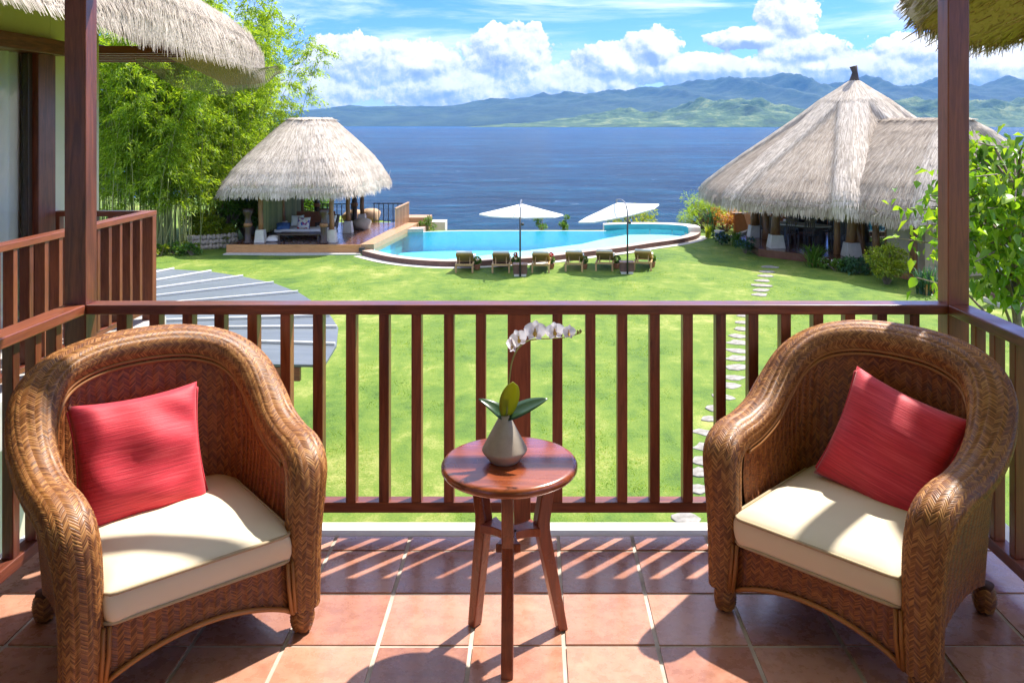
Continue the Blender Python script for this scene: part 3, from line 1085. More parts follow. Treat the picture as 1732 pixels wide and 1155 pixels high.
    MB().box((-1.25, -0.45, 0.243), (1.35, 0.55, 0.40)).build('mattress', 'white_cloth', b, False, 0.04)
    for a in (-1.2, 1.25): MB().box((a - .05, -0.45, 0), (a + .05, 0.55, .12)).build('leg', 'dark_wood', b)
    bb = thing('bench', 'reddish brown timber bench along the back of the pavilion', 'bench', (-10.9, 40.6, zd))
    MB().box((-0.9, -0.35, 0), (1.0, 0.35, 0.42)).build('seat', 'terracotta', bb, False, 0.02)
    MB().box((-0.9, 0.35, 0), (1.0, 0.47, 0.85)).build('backrest', 'terracotta', bb, False, 0.02)

    def pillow(name, lab, m, loc, sz, rot):
        o = link(name, pillow_mesh(name, sz, sz * 0.9, 0.13, 9), m); o.location = loc; o.rotation_euler = rot
        tag(o, lab, 'pillow')
    pillow('pillow', 'white pillow with blue and red print leaning on the pavilion daybed', 'print_fabric', (-10.55, 37.75, zd + 0.66), 0.62, (R(75), 0, R(-6)))
    pillow('pillow', 'plain cream pillow behind the printed pillow on the daybed', 'white_cloth', (-10.95, 38.15, zd + 0.72), 0.6, (R(72), 0, R(10)))
    pillow('pillow', 'deep blue striped pillow lying at the left end of the daybed', 'blue_cloth', (-11.5, 37.8, zd + 0.5), 0.62, (R(25), 0, R(15)))
    pillow('pillow', 'white pillow on the deck beside the front left plinth', 'white_cloth', (-11.55, 36.5, zd + 0.12), 0.62, (R(12), 0, R(0)))
    a = thing('tub_chair', 'brown armchair with cream cushions facing the pavilion table', 'armchair', (-9.75, 38.7, zd), R(-35))
    MB().box((-0.36, -0.34, 0.12), (0.36, 0.36, 0.3)).build('frame', 'dark_wood', a, False, 0.02)
    MB().box((-0.30, -0.36, 0.303), (0.30, 0.26, 0.44)).build('seat_cushion', 'white_cloth', a, False, 0.04)
    MB().add([(-.36, .26, .3), (.36, .26, .3), (.36, .38, .3), (-.36, .38, .3), (-.36, .42, .92), (.36, .42, .92), (.36, .52, .92), (-.36, .52, .92)], [(0, 3, 2, 1), (4, 5, 6, 7), (0, 1, 5, 4), (1, 2, 6, 5), (2, 3, 7, 6), (3, 0, 4, 7)]).build('backrest', 'dark_wood', a, False, 0.02)
    MB().add([(-.3, .12, .44), (.3, .12, .44), (.3, .25, .44), (-.3, .25, .44), (-.3, .28, .9), (.3, .28, .9), (.3, .41, .9), (-.3, .41, .9)], [(0, 3, 2, 1), (4, 5, 6, 7), (0, 1, 5, 4), (1, 2, 6, 5), (2, 3, 7, 6), (3, 0, 4, 7)]).build('back_cushion', 'white_cloth', a, False, 0.04)
    for s in (-1, 1): MB().box((s * .36 - .05, -0.34, 0.3), (s * .36 + .05, 0.3, 0.58)).build('arm', 'dark_wood', a, False, 0.02)
    # boulders by the far edge
    for x, y, r, lab in ((-9.75, 44.3, 0.62, 'large tan rounded boulder beyond the pavilion deck, left of a pair'), (-8.95, 44.6, 0.66, 'large tan rounded boulder beyond the pavilion deck, right of a pair'), (-8.6, 40.9, 0.55, 'dark grey boulder standing on the pavilion deck between the columns')):
        o = rock_obj('boulder', r, 3, 'boulder' if r > 0.58 else 'stone'); o.location = (x, y, zd + r * 0.35)
        o.scale = (1.1, 0.9, 0.8)
        tag(o, lab, 'boulder')
    # railings at the far side of the deck
    r = thing('deck_railing', 'black metal railing with upright bars at the back of the pavilion deck', 'railing', (-10.4, 43.5, zd))
    MB().box((-0.8, -.02, 0.95), (0.75, .02, 1.0)).build('top_rail', 'black_metal', r)
    MB().box((-0.8, -.02, 0.1), (0.75, .02, 0.14)).build('bottom_rail', 'black_metal', r)
    for k in range(7): MB().box((-0.78 + k * .25, -.015, 0.0), (-0.74 + k * .25, .015, 0.95)).build('bar', 'black_metal', r)
    r = thing('deck_railing', 'black railing with a pale timber end panel at the right back of the deck', 'railing', (-8.6, 43.5, zd))
    MB().box((0.1, -.02, 0.98), (1.65, .02, 1.04)).build('top_rail', 'black_metal', r)
    MB().box((0.1, -.02, 0.1), (1.65, .02, 0.14)).build('bottom_rail', 'black_metal', r)
    for k in range(7): MB().box((0.12 + k * .25, -.015, 0.0), (0.16 + k * .25, .015, 0.98)).build('bar', 'black_metal', r)
    MB().bar((1.7, -2.6, 1.0), (1.95, 0.0, 1.06), 0.09, 0.06).build('side_rail', 'pale_deck', r)
    for k in range(12):
        q = k / 11
        MB().box((1.7 + .25 * q - .02, -2.6 + 2.6 * q - .045, 0.05), (1.7 + .25 * q + .02, -2.6 + 2.6 * q + .045, 0.97 + .06 * q)).build('slat', 'pale_deck', r)
    # stepped planters at the cliff side
    p = thing('terrace_planter', 'pale stepped planter walls at the cliff side of the pavilion deck', 'planter')
    MB().box((-7.0, 43.65, -6), (-5.6, 45.0, zd + 0.25)).build('upper_wall', 'pale_deck', p)
    MB().box((-6.4, 45.05, -7), (-4.9, 46.2, zd - 0.15)).build('lower_wall', 'plinth', p)


def pillow_mesh(name, w, h, th, n=22, pinch=0.07):
    u = np.linspace(-1, 1, n)
    U, V = np.meshgrid(u, u, indexing='ij')
    k = 1 - pinch * (1 - V ** 2) * np.abs(U) ** 1.5
    l = 1 - pinch * (1 - U ** 2) * np.abs(V) ** 1.5
    X = U * w / 2 * k; Y = V * h / 2 * l
    e = np.clip((1 - U ** 2), 0, 1) ** 0.42 * np.clip((1 - V ** 2), 0, 1) ** 0.42
    wr = 0.010 * np.sin(U * 5 + V * 3) * np.sin(V * 4 - U * 2 + 1) + 0.006 * np.sin(11 * U * V + 3 * V)
    Z = (th * e + wr * e)
    A = np.stack([X, Y, Z], -1); Bk = np.stack([X, Y, -th * e], -1)
    mb = MB(); mb.grid(A); mb.grid(Bk[::-1])
    me = mb.mesh(name, True)
    bm = bmesh.new(); bm.from_mesh(me)
    bmesh.ops.remove_doubles(bm, verts=bm.verts, dist=1e-5)
    bm.to_mesh(me); bm.free()
    me.shade_smooth()
    return me


def rock_mesh(r, seed, sub=3):
    bm = bmesh.new()
    bmesh.ops.create_icosphere(bm, subdivisions=sub, radius=r)
    rng = np.random.default_rng(seed)
    dirs = unit(rng.normal(0, 1, (14, 3)))
    cut = rng.uniform(0.62, 0.95, 14) * r
    for v in bm.verts:
        p = np.array(v.co)
        for d, c in zip(dirs, cut):
            e = p @ d - c
            if e > 0: p = p - d * e * 0.85
        v.co = p
    me = bpy.data.meshes.new('rock'); bm.to_mesh(me); bm.free(); me.shade_smooth()
    return me


def rock_obj(name, r, seed, m, parent=None, sub=3):
    return link(name, rock_mesh(r, seed, sub), m, parent)


make_pavilion()


# --- restaurant on the right
def make_restaurant():
    C = np.array([14.2, 36.8]); ze = -1.60
    rest = thing('restaurant', 'large open thatched dining hall with steep conical roof and dark finial', 'building', (C[0], C[1], 0))
    zs = [(0.03, 3.66), (0.10, 3.25), (0.22, 2.60), (0.38, 1.78), (0.55, 0.98), (0.70, 0.30), (0.84, -0.38), (0.95, -0.98), (0.99, -1.30), (1.0, ze)]
    pz = np.array(zs); st = np.linspace(0, 1, len(zs))

    def lateral(u, r):
        th = u * 2 * np.pi
        m = (th - R(22.5) + np.pi / 8) % (np.pi / 4) - np.pi / 8     # angle from the nearest corner
        return m, np.abs(np.sin(m)) * r

    def ring(t, u):
        sp = np.interp(t, st, pz[:, 0]); z = np.interp(t, st, pz[:, 1])
        th = u * 2 * np.pi
        m = (th - R(22.5)) % (np.pi / 4) - np.pi / 8
        poly = np.cos(np.pi / 8) / np.cos(m)
        r = 6.75 * sp * (0.35 * 1.0 + 0.65 * poly)
        _, lat = lateral(u, r)
        k = 1 / (1 + np.exp((lat - 0.62) * 16))
        bumpy = 0.17 * k * np.clip(sp * 5, 0, 1)
        r = r + bumpy * 0.7 + 0.05 * np.sin(th * 23 + t * 7) * sp
        return np.stack([r * np.cos(th), r * np.sin(th), z + bumpy * 0.8 - 0.13 * k * (t > 0.97)], -1)

    def pale(t, u):
        sp = np.interp(t, st, pz[:, 0])
        return lateral(u, 6.75 * sp)[1] < 0.62
    make_thatch(rest, ring, 46000, 0.42, 0.03, 'thatch', 60, 400, 4500, 0.24, 9, lift=0.015, pale=pale, jit=0.045)
    MB().tube([(0, 0, 3.3), (0, 0, 3.75), (0.02, 0, 4.05), (-0.05, 0, 4.32)], [0.36, 0.2, 0.12, 0.17], 10).build('finial', 'dark_wood', rest, True)
    zd = G + 0.30
    MB().prism([(5.2 * math.cos(R(22.5 + 45 * k)), 5.2 * math.sin(R(22.5 + 45 * k))) for k in range(8)], G - 0.1, zd).build('floor_deck', 'tile_red_floor', rest)
    for k in range(8):
        a = R(22.5 + 45 * k)
        x, y = 4.3 * math.cos(a), 4.3 * math.sin(a)
        rr = 0.19
        MB().tube([(x + 0.03 * math.sin(j * 1.7 + k), y, zd + 0.5 + j * 0.5) for j in range(6)], [rr * 1.15, rr, rr * .95, rr * .95, rr * .9, rr * .9], 12).build('column', 'column_wood', rest, True)
        MB().taper((x, y), 0.66, 0.50, zd, zd + 0.56).build('plinth', 'plinth', rest, False, 0.02)
    # companion trunk and stones at the front column
    a = R(247.5); x, y = 4.3 * math.cos(a), 4.3 * math.sin(a)
    MB().tube([(x + 0.45, y - 0.1, zd), (x + 0.36, y - .05, zd + 0.5), (x + 0.2, y, zd + 1.2), (x + 0.16, y, zd + 2.4)], [0.24, .16, .13, .12], 10).build('trunk', 'column_wood', rest, True)
    a = R(157.5); x, y = 4.3 * math.cos(a), 4.3 * math.sin(a)
    MB().tube([(x + 0.5, y - .5, zd), (x + 0.42, y - .45, zd + 0.5), (x + 0.36, y - .4, zd + 1.2), (x + 0.4, y - .4, zd + 2.4)], [0.34, .2, .16, .14], 10).build('trunk', 'column_wood', rest, True)
    # back wall pieces
    MB().box((-0.83, 0.8, zd), (4.4, 1.0, zd + 2.3)).build('wall', 'grey_wall', rest)
    # fixture under the eave
    MB().box((-1.15, -4.35, -1.95), (-0.85, -4.1, -1.80)).build('lamp', 'black_metal', rest)

    w = thing('low_wall', 'low orange parapet wall behind the dining hall tables', 'wall', (0, 0, 0))
    MB().box((10.2, 42.3, G), (15.6, 42.6, G + 0.95)).build('panel', 'orange_wall', w)
    MB().box((10.1, 42.25, G + 0.952), (15.7, 42.65, G + 1.02)).build('coping', 'column_wood', w)
    r = thing('garden_handrail', 'pale timber handrail sloping beside the croton bush', 'handrail', (0, 0, 0))
    MB().bar((10.4, 45.2, G + 1.25), (10.9, 42.4, G + 0.62), 0.09, 0.07).build('rail', 'pale_deck', r)
    for q in (0.03, 0.5, 0.97): MB().box((10.4 + .5 * q - .04, 45.2 - 2.8 * q - .04, G), (10.4 + .5 * q + .04, 45.2 - 2.8 * q + .04, G + 1.2 - .62 * q)).build('baluster', 'pale_deck', r)
    k = MB().bar((9.15, 38.4, G + 0.33), (10.4, 40.2, G + 0.36), 0.22, 0.12).build('stone_kerb', 'concrete')
    tag(k, 'pale stone kerb along the left edge of the dining deck', 'kerb')

    # lower wing
    U, V = np.array([0.948, 0.318]), np.array([0.318, -0.948])
    B = np.array([11.7, 30.7])
    hu, hv0, hv1 = 4.15, -6.5, 3.35
    o = B + U * hu + V * ((hv0 + hv1) / 2)
    hv = (hv1 - hv0) / 2
    rz = math.atan2(U[1], U[0])
    wing = thing('restaurant_wing', 'lower thatched hipped wing joined to the right side of the dining hall', 'building', (o[0], o[1], 0), rz)
    prof = [(0.0, 1.98), (0.06, 1.92), (0.22, 1.50), (0.42, 0.92), (0.62, 0.28), (0.80, -0.38), (0.93, -0.98), (0.985, -1.36), (1.0, -1.64)]
    base = superring(0.12, hv - 2.2, hu, hv, prof, 6.0, 6.0)

    def ring2(t, u):
        P = base(t, u)
        sp = np.interp(t, np.linspace(0, 1, len(prof)), np.array(prof)[:, 0])
        # built-up hips
        hx = 0.12 + (hu - .12) * sp; hy = hv - 2.2 + 2.2 * sp
        lat = np.hypot(np.abs(P[..., 0]) - hx, np.abs(P[..., 1]) - hy)
        k = 1 / (1 + np.exp((lat - 0.8) * 12))
        P[..., 2] += 0.14 * k * np.clip(sp * 4, 0, 1)
        return P

    def pale2(t, u):
        sp = np.interp(t, np.linspace(0, 1, len(prof)), np.array(prof)[:, 0])
        P = base(t, u)
        return np.hypot(np.abs(P[..., 0]) - (0.12 + (hu - .12) * sp), np.abs(P[..., 1]) - (hv - 2.2 + 2.2 * sp)) < 0.8
    make_thatch(wing, ring2, 42000, 0.42, 0.03, 'thatch', 44, 300, 4000, 0.24, 13, lift=0.015, pale=pale2, jit=0.045)
    # wing walls (local frame: x = U, y = -V)
    xw = -hu + 1.7
    yf = -hv + 1.5
    MB().box((xw, yf, G), (xw + 0.2, yf + 1.9, -1.2)).build('wall', 'render_wall', wing)
    MB().box((xw + 0.201, yf - 0.001, G), (hu - 1.5, yf + 0.2, -1.2)).build('wall', 'render_wall', wing)
    MB().box((xw + 0.5, yf + 1.7, G), (xw + 0.6, yf + 4.2, -1.2)).build('shade_panel', 'dark_room', wing)  # solid panel behind the doors; the room's shade is put into its dark colour
    for k in range(3):
        y = yf + 1.95 + k * 0.66
        MB().box((xw + 0.05, y, G), (xw + 0.15, y + 0.12, -1.2)).build('door_frame', 'column_wood', wing)
        if k < 2: MB().box((xw + 0.085, y + 0.125, G + 0.1), (xw + 0.095, y + 0.655, -1.3)).build('door_glass', 'glass', wing)
    for y in (yf + 0.2, yf + 2.1, yf + 4.3):
        MB().tube([(xw - 0.35, y, G), (xw - 0.33, y, G + 1.2), (xw - 0.35, y, G + 2.7)], [0.15, 0.13, 0.12], 10).build('column', 'column_wood', wing, True)
    MB().box((xw - 0.6, yf - 0.4, G - 0.05), (xw + 0.0, hv - 1.2, G + 0.18)).build('wall_plinth', 'terracotta', wing)

    # dining table and chairs
    t = thing('dining_table', 'oval dining table with pale polished top in the open hall', 'table', (11.9, 37.0, zd), R(-40))
    mb = MB(); n = 28
    P = [(1.35 * math.cos(2 * math.pi * k / n), 0.62 * math.sin(2 * math.pi * k / n)) for k in range(n)]
    mb.prism(P, 0.74, 0.79).build('tabletop', 'white_paint', t)
    mb = MB(); mb.prism([(x * .97, y * .95) for x, y in P], 0.66, 0.739).build('apron', 'dark_wood', t)
    for a in (-0.8, 0.8): MB().box((a - .09, -.2, 0), (a + .09, .2, .66)).build('pedestal', 'dark_wood', t)

    def chair(x, y, rz, lab, s=1.0):
        c = thing('dining_chair', lab, 'chair', (x, y, zd), rz, 'dark dining chairs in the open hall')
        MB().box((-.22, -.22, .42), (.22, .22, .47)).build('seat', 'dark_wood', c)
        for a in (-1, 1):
            MB().box((a * .2 - .02, -.22, 0), (a * .2 + .02, -.18, .42)).build('leg', 'dark_wood', c)
            MB().box((a * .2 - .02, .18, 0), (a * .2 + .02, .22, 1.12)).build('leg', 'dark_wood', c)
        MB().box((-.22, .185, .98), (.22, .215, 1.14)).build('backrest', 'dark_wood', c)
        mb = MB()
        for k in range(4): mb.box((-.15 + k * .09, .19, .47), (-.12 + k * .09, .21, .98))
        mb.build('back_slats', 'dark_wood', c)
    ca, sa = math.cos(R(-40)), math.sin(R(-40))

    def on(a, b): return 11.9 + a * ca - b * sa, 37.0 + a * sa + b * ca
    k = 0
    for a, b, rot, lab in ((-0.8, -0.85, 140, 'dark slatted dining chair on the near side, nearest the left column'), (0.0, -0.95, 140, 'dark slatted dining chair on the near side, middle of three'), (0.8, -0.85, 140, 'dark slatted dining chair on the near side, right of three'),
                           (-0.8, 0.85, -40, 'dark dining chair on the far side, left of three'), (0.0, 0.95, -40, 'dark dining chair on the far side, middle of three'), (0.8, 0.85, -40, 'dark dining chair on the far side, right of three'),
                           (-1.65, 0, 50, 'dark dining chair at the left head of the oval table'), (1.65, 0, -130, 'dark dining chair at the right head of the oval table')):
        x, y = on(a, b); chair(x, y, R(rot), lab)
    o = thing('lounge_chair', 'orange slatted lounge chair beyond the left columns', 'chair', (10.75, 40.2, zd), R(30))
    MB().box((-.3, -.4, .28), (.3, .3, .34)).build('seat', 'orange_wall', o)
    MB().bar((0, .28, .34), (0, .55, .95), .6, .05, (1, 0, 0)).build('backrest', 'orange_wall', o)
    for a in (-.26, .26):
        for b in (-.36, .26): MB().box((a - .03, b - .03, 0), (a + .03, b + .03, .28)).build('leg', 'column_wood', o)
    s = thing('sideboard', 'dark sideboard against the wall at the right of the dining hall', 'sideboard', (13.1, 40.0, zd))
    MB().box((-.9, -.25, 0.08), (.9, .25, .9)).build('carcass', 'dark_wood', s)
    MB().box((-.95, -.28, .902), (.95, .28, .95)).build('top', 'column_wood', s)
    for a in (-.8, .8): MB().box((a - .05, -.2, 0), (a + .05, .2, .08)).build('foot', 'dark_wood', s)


make_restaurant()


# --- neighbouring wing at the left with its window, balcony rail and thatched eave
def make_left_wing():
    X = -4.2
    w = thing('guest_wing', 'cream walled neighbouring guest wing at far left', 'building', (0, 0, 0))
    MB().box((X - 0.10, 7.17, G), (X, 7.97, 2.75)).build('wall', 'cream_wall', w)
    MB().box((X - 0.25, 0.5, 2.37), (X, 7.168, 2.75)).build('wall', 'cream_wall', w)
    MB().box((X - 0.25, 0.5, G), (X, 7.168, 0.0)).build('wall', 'cream_wall', w)
    MB().box((X - 0.25, 0.5, 0.002), (X, 3.9, 2.368)).build('wall', 'cream_wall', w)
    MB().box((X - 6, 7.75, G), (X - 0.102, 7.97, 2.75)).build('wall', 'cream_wall', w)
    MB().box((X - 3.2, 3.0, 0), (X - 3.0, 7.74, 2.6)).build('room_wall', 'cream_wall', w)
    fr = MB().box((X - 0.04, 6.92, 0.0), (X + 0.05, 7.166, 2.30)).build('window_frame', 'stained_wood_z', w, False, 0.004)
    MB().box((X - 0.16, 3.902, 0.0), (X + 0.05, 4.08, 2.30)).build('jamb', 'stained_wood_z', fr, False, 0.004)
    MB().box((X - 0.16, 3.902, 2.302), (X + 0.10, 7.26, 2.43)).build('lintel', 'stained_wood_y', fr, False, 0.004)
    MB().box((X - 0.06, 6.86, 0.003), (X + 0.0, 6.918, 2.298)).build('sash', 'dark_wood', fr, False, 0.003)
    MB().box((X - 0.040, 4.082, 0.002), (X - 0.032, 6.858, 2.299)).build('glass_pane', 'glass', w)
    c = MB(); ys = np.linspace(4.0, 7.14, 120); zs = np.linspace(0.05, 2.35, 6)
    Yc, Zc = np.meshgrid(ys, zs, indexing='ij')
    c.grid(np.stack([X - 0.13 + 0.03 * np.sin(Yc * 44) + 0.012 * np.sin(Yc * 15), Yc, Zc], -1))
    o = c.build('curtain', 'curtain', None, True)
    tag(o, 'white pleated curtain hanging behind the window at left', 'curtain')
    MB().box((X - 0.001, 0.5, -0.3), (-3.28, 7.36, 0.0)).build('balcony_slab', 'concrete', w)
    # rail
    r = thing('guest_railing', 'reddish brown balustrade of the neighbouring balcony at left', 'railing', (0, 0, 0))
    xr = -3.38
    MB().box((xr - .045, 1.5, 0.905), (xr + .045, 7.30, 0.95)).build('top_rail', 'stained_wood_y', r, False, 0.004)
    MB().box((xr - .03, 1.5, 0.08), (xr + .03, 7.22, 0.12)).build('bottom_rail', 'stained_wood_y', r, False, 0.003)
    MB().box((X + 0.002, 7.21, 0.905), (xr - .047, 7.30, 0.95)).build('end_rail', 'stained_wood_x', r, False, 0.004)
    MB().box((X + 0.002, 7.225, 0.08), (xr - .047, 7.285, 0.12)).build('end_bottom_rail', 'stained_wood_x', r, False, 0.004)
    MB().box((xr - .05, 7.222, 0.0), (xr + .043, 7.296, 0.905)).build('corner_post', 'stained_wood_z', r, False, 0.003)
    bm_ = MB().box((-.035, -.022, .12), (.035, .022, .905)).mesh('baluster'); bm_.materials.append(MATS['stained_wood_z'])
    for k in range(30):
        y = 7.03 - 0.17 * k
        if y < 1.6: break
        o = link('baluster', bm_, None, r, 0.003); o.location = (xr, y, 0)
    for k in range(5):
        o = link('baluster', bm_, None, r, 0.003); o.location = (xr - .17 - 0.155 * k, 7.255, 0); o.rotation_euler.z = R(90)
    # roof
    rf = thing('guest_wing_roof', 'weathered grey thatched eave with netting overhanging the guest wing', 'roof', (-6.52, 3.4, 0.0))
    prof = [(0.0, 5.6), (0.20, 4.95), (0.40, 4.30), (0.58, 3.72), (0.74, 3.22), (0.86, 2.98), (0.93, 2.84), (0.965, 2.74), (0.99, 2.54), (1.0, 2.39)]
    ring = superring(0.3, 3.2, 3.64, 6.0, prof, 18.0, 7.0)
    ring0 = ring

    def ring(t, u):
        P = ring0(t, u)
        dz = np.clip((P[..., 1] - 2.6) / 3.2, 0, 1) ** 1.5 * np.clip((t - 0.5) * 2, 0, 1)
        P[..., 2] -= 0.27 * dz
        P[..., 1] += 0.15 * dz
        # towards the house the far end lifts into an open gable
        far = np.clip((P[..., 1] - 4.6) / 1.0, 0, 1) * np.clip((3.0 - P[..., 0]) / 1.3, 0, 1) * np.clip((t - 0.5) * 2, 0, 1)
        P[..., 2] += 1.0 * far
        return P
    make_thatch(rf, ring, 120000, 0.24, 0.008, 'thatch_pale', 70, 400, 9000, 0.05, 21, under='thatch_under', trange=(0.25, 0.985), lift=0.004, jit=0.035, tip=0.45, rise=(0.42, 1.7))
    # louvred rafters under the far end
    l = thing('eave_rafters', 'brown timber rafters under the far end of the left eave', 'rafters', (0, 0, 0))
    for k in range(6):
        y = 8.1 + k * 0.22
        MB().box((-5.4, y, 2.40), (-3.55 - k * .05, y + .06, 2.475)).build('rafter', 'stained_wood_x', l, False, 0.004)
    MB().box((-4.75, 8.0, 2.478), (-4.65, 9.4, 2.56)).build('rafter', 'stained_wood_y', l, False, 0.004)
    MB().box((-3.85, 8.0, 2.478), (-3.75, 9.4, 2.56)).build('rafter', 'stained_wood_y', l, False, 0.004)
    # sagging net under the eave corner
    n = MB(); a = np.linspace(0, 1, 16); b = np.linspace(0, 1, 8)
    A, Bv = np.meshgrid(a, b, indexing='ij')
    Xn = -3.7 + 1.02 * A; Yn = 7.6 + 1.0 * A + 0.25 * Bv
    Zn = 2.30 - Bv * (0.05 + 0.24 * np.sin(np.pi * np.clip(A * 1.05, 0, 1)) ** 0.8) + 0.02 * np.sin(A * 20 + Bv * 7)
    n.grid(np.stack([Xn, Yn, Zn], -1))
    o = n.build('eave_net', 'netting', None, True)
    so = o.modifiers.new('wire', 'WIREFRAME'); so.thickness = 0.004
    sb = o.modifiers.new('sub', 'SUBSURF'); sb.levels = 2; sb.render_levels = 2; sb.subdivision_type = 'SIMPLE'
    o.modifiers.move(1, 0)
    tag(o, 'torn pale fishing net sagging under the left thatched eave corner', 'net')


make_left_wing()


# own porch roof eave over the ceiling edge
def make_porch_eave():
    o = MB()
    o.add([(-2.9, 3.105, 2.62), (2.8, 3.105, 2.62), (2.8, 3.25, 2.60), (-2.9, 3.25, 2.60), (-2.9, -1.9, 4.9), (2.8, -1.9, 4.9), (2.8, 3.25, 2.74), (-2.9, 3.25, 2.74)],
          [(0, 3, 2, 1), (3, 7, 6, 2), (7, 4, 5, 6), (0, 4, 7, 3), (1, 2, 6, 5), (0, 1, 5, 4)])
    tag(o.build('porch_roof', 'thatch'), 'thatched roof slope over the tiled balcony', 'roof')


make_porch_eave()
def make_right_eave():
    """thatched overhang of the house itself, reaching out on the right: its underside is what shows"""
    rf = thing('house_eave', 'straw coloured thatched eave at the top right behind the post', 'eave', (0, 0, 0))
    rng = np.random.default_rng(31)
    X0, X1, Y0, Y1 = 2.58, 7.2, 3.62, 5.55

    def under(a, b):        # a along x, b from the house out to the edge
        x = X0 + (X1 - X0) * a; y = Y0 + (Y1 - Y0) * b
        z = 2.32 + 0.33 * (Y1 - y) + 0.05 * np.sin(a * 16 + b * 3) * (0.3 + b) + 0.03 * np.sin(a * 37 + b * 8)
        return np.stack([x + 0 * y, y + 0 * x, z], -1)

    A, Bq = np.meshgrid(np.linspace(0, 1, 70), np.linspace(0, 1, 24), indexing='ij')
    lo = under(A, Bq)
    MB().grid(lo).build('underside', 'thatch_under', rf, True)
    up = lo.copy(); up[..., 2] += 0.34 - 0.18 * Bq ** 6
    mb = MB(); mb.grid(up)
    mb.grid(np.stack([lo[:, -1], (lo[:, -1] + up[:, -1]) / 2 + np.array([0, .07, 0]), up[:, -1]]))
    mb.grid(np.stack([lo[0], (lo[0] + up[0]) / 2 + np.array([-.09, 0, 0]), up[0]]))
    mb.build('thatch_body', 'thatch_base', rf, True)

    def blades(name, p, d, L, W, m):
        N = len(p)
        d = unit(d); s = unit(np.cross(d, rng.normal(0, 1, (N, 3))))
        Lk = (L * rng.uniform(.5, 1.3, N))[:, None]; Wk = (W * rng.uniform(.6, 1.4, N))[:, None]
        e = p + d * Lk
        V = np.stack([p - s * Wk / 2, p + s * Wk / 2, e + s * Wk * .2, e - s * Wk * .2], 1).reshape(-1, 3)
        struct(link(name, np_mesh(name, V, np.arange(4 * N).reshape(-1, 4)), m, rf), 'stuff')
    n = 9000
    a, b = rng.random(n), rng.random(n)
    p = under(a, b) - np.array([0, 0, .004])
    blades('under_straw', p, np.stack([rng.normal(0, .25, n), np.ones(n), -0.34 + rng.normal(0, .015, n)], 1), .20, .009, 'thatch_under')
    n = 2600
    a = rng.random(n)
    blades('fringe', under(a, np.full(n, .985)) + np.array([0, 0, .03]) + rng.normal(0, .02, (n, 3)), np.stack([rng.normal(0, .3, n), rng.uniform(.0, .7, n), -np.ones(n)], 1), .05, .007, 'thatch_under')
    n = 6000
    b = rng.random(n); h = rng.random(n)
    p = under(np.zeros(n), b) + np.stack([-.09 * np.sin(np.pi * h) - .004, 0 * b, h * .33], 1)
    blades('edge_straw', p, np.stack([rng.normal(-.05, .06, n), np.full(n, .9), -0.33 + rng.normal(0, .07, n)], 1), .11, .008, 'thatch')
    n = 9000
    a = rng.random(n); h = rng.random(n)
    p = under(a, np.ones(n)) + np.stack([0 * a, .06 * np.sin(np.pi * h) + .01, h * .3], 1)
    blades('front_straw', p, np.stack([rng.normal(0, .08, n), np.full(n, .25), -np.ones(n)], 1), .09, .009, 'thatch')


make_right_eave()


# --- grey fan-shaped sheet roof below the balcony
def make_fan_roof():
    z = -1.2
    t = thing('fan_roof', 'grey fan shaped sheet roof with pale seams below the balcony', 'roof', (0, 0, 0))
    C = (-9.05, 11.1)
    edge = [(-9.4, 16.7), (-8.4, 16.75), (-7.27, 16.67), (-6.41, 16.40), (-5.59, 15.86), (-4.79, 15.2), (-4.10, 14.36), (-3.55, 13.45), (-3.10, 12.57), (-2.82, 11.86), (-2.62, 10.92), (-2.55, 10.02)]
    for k in range(len(edge) - 1):
        a, b = edge[k], edge[k + 1]
        MB().add([(C[0], C[1], z + .14), (a[0], a[1], z), (b[0], b[1], z), (C[0], C[1], z + .11), (a[0], a[1], z - .03), (b[0], b[1], z - .03)],
                 [(0, 1, 2), (3, 5, 4), (1, 4, 5, 2), (0, 3, 4, 1), (2, 5, 3, 0)]).build('panel', 'roof_sheet', t)
        if k: MB().bar((C[0], C[1], z + .165), (a[0] - (a[0] - C[0]) * .003, a[1], z + .022), 0.030, 0.03).build('seam', 'white_paint', t)
    MB().add([(C[0], C[1], z + .14), (-2.55, 10.02, z), (-9.0, 10.02, z + .1), (C[0], C[1], z + .11), (-2.55, 10.02, z - .03), (-9.0, 10.02, z + .07)], [(0, 2, 1), (3, 4, 5), (1, 2, 5, 4)]).build('panel', 'roof_sheet', t)
    MB().box((-9.0, 10.03, z - 0.20), (-2.85, 10.09, z - 0.035)).build('fascia', 'stained_wood_x', t)
    for x, y in ((-3.3, 10.3), (-4.9, 14.3), (-7.5, 15.9)):
        MB().box((x - .06, y - .06, G), (x + .06, y + .06, z - .03)).build('post', 'stained_wood_z', t)


make_fan_roof()


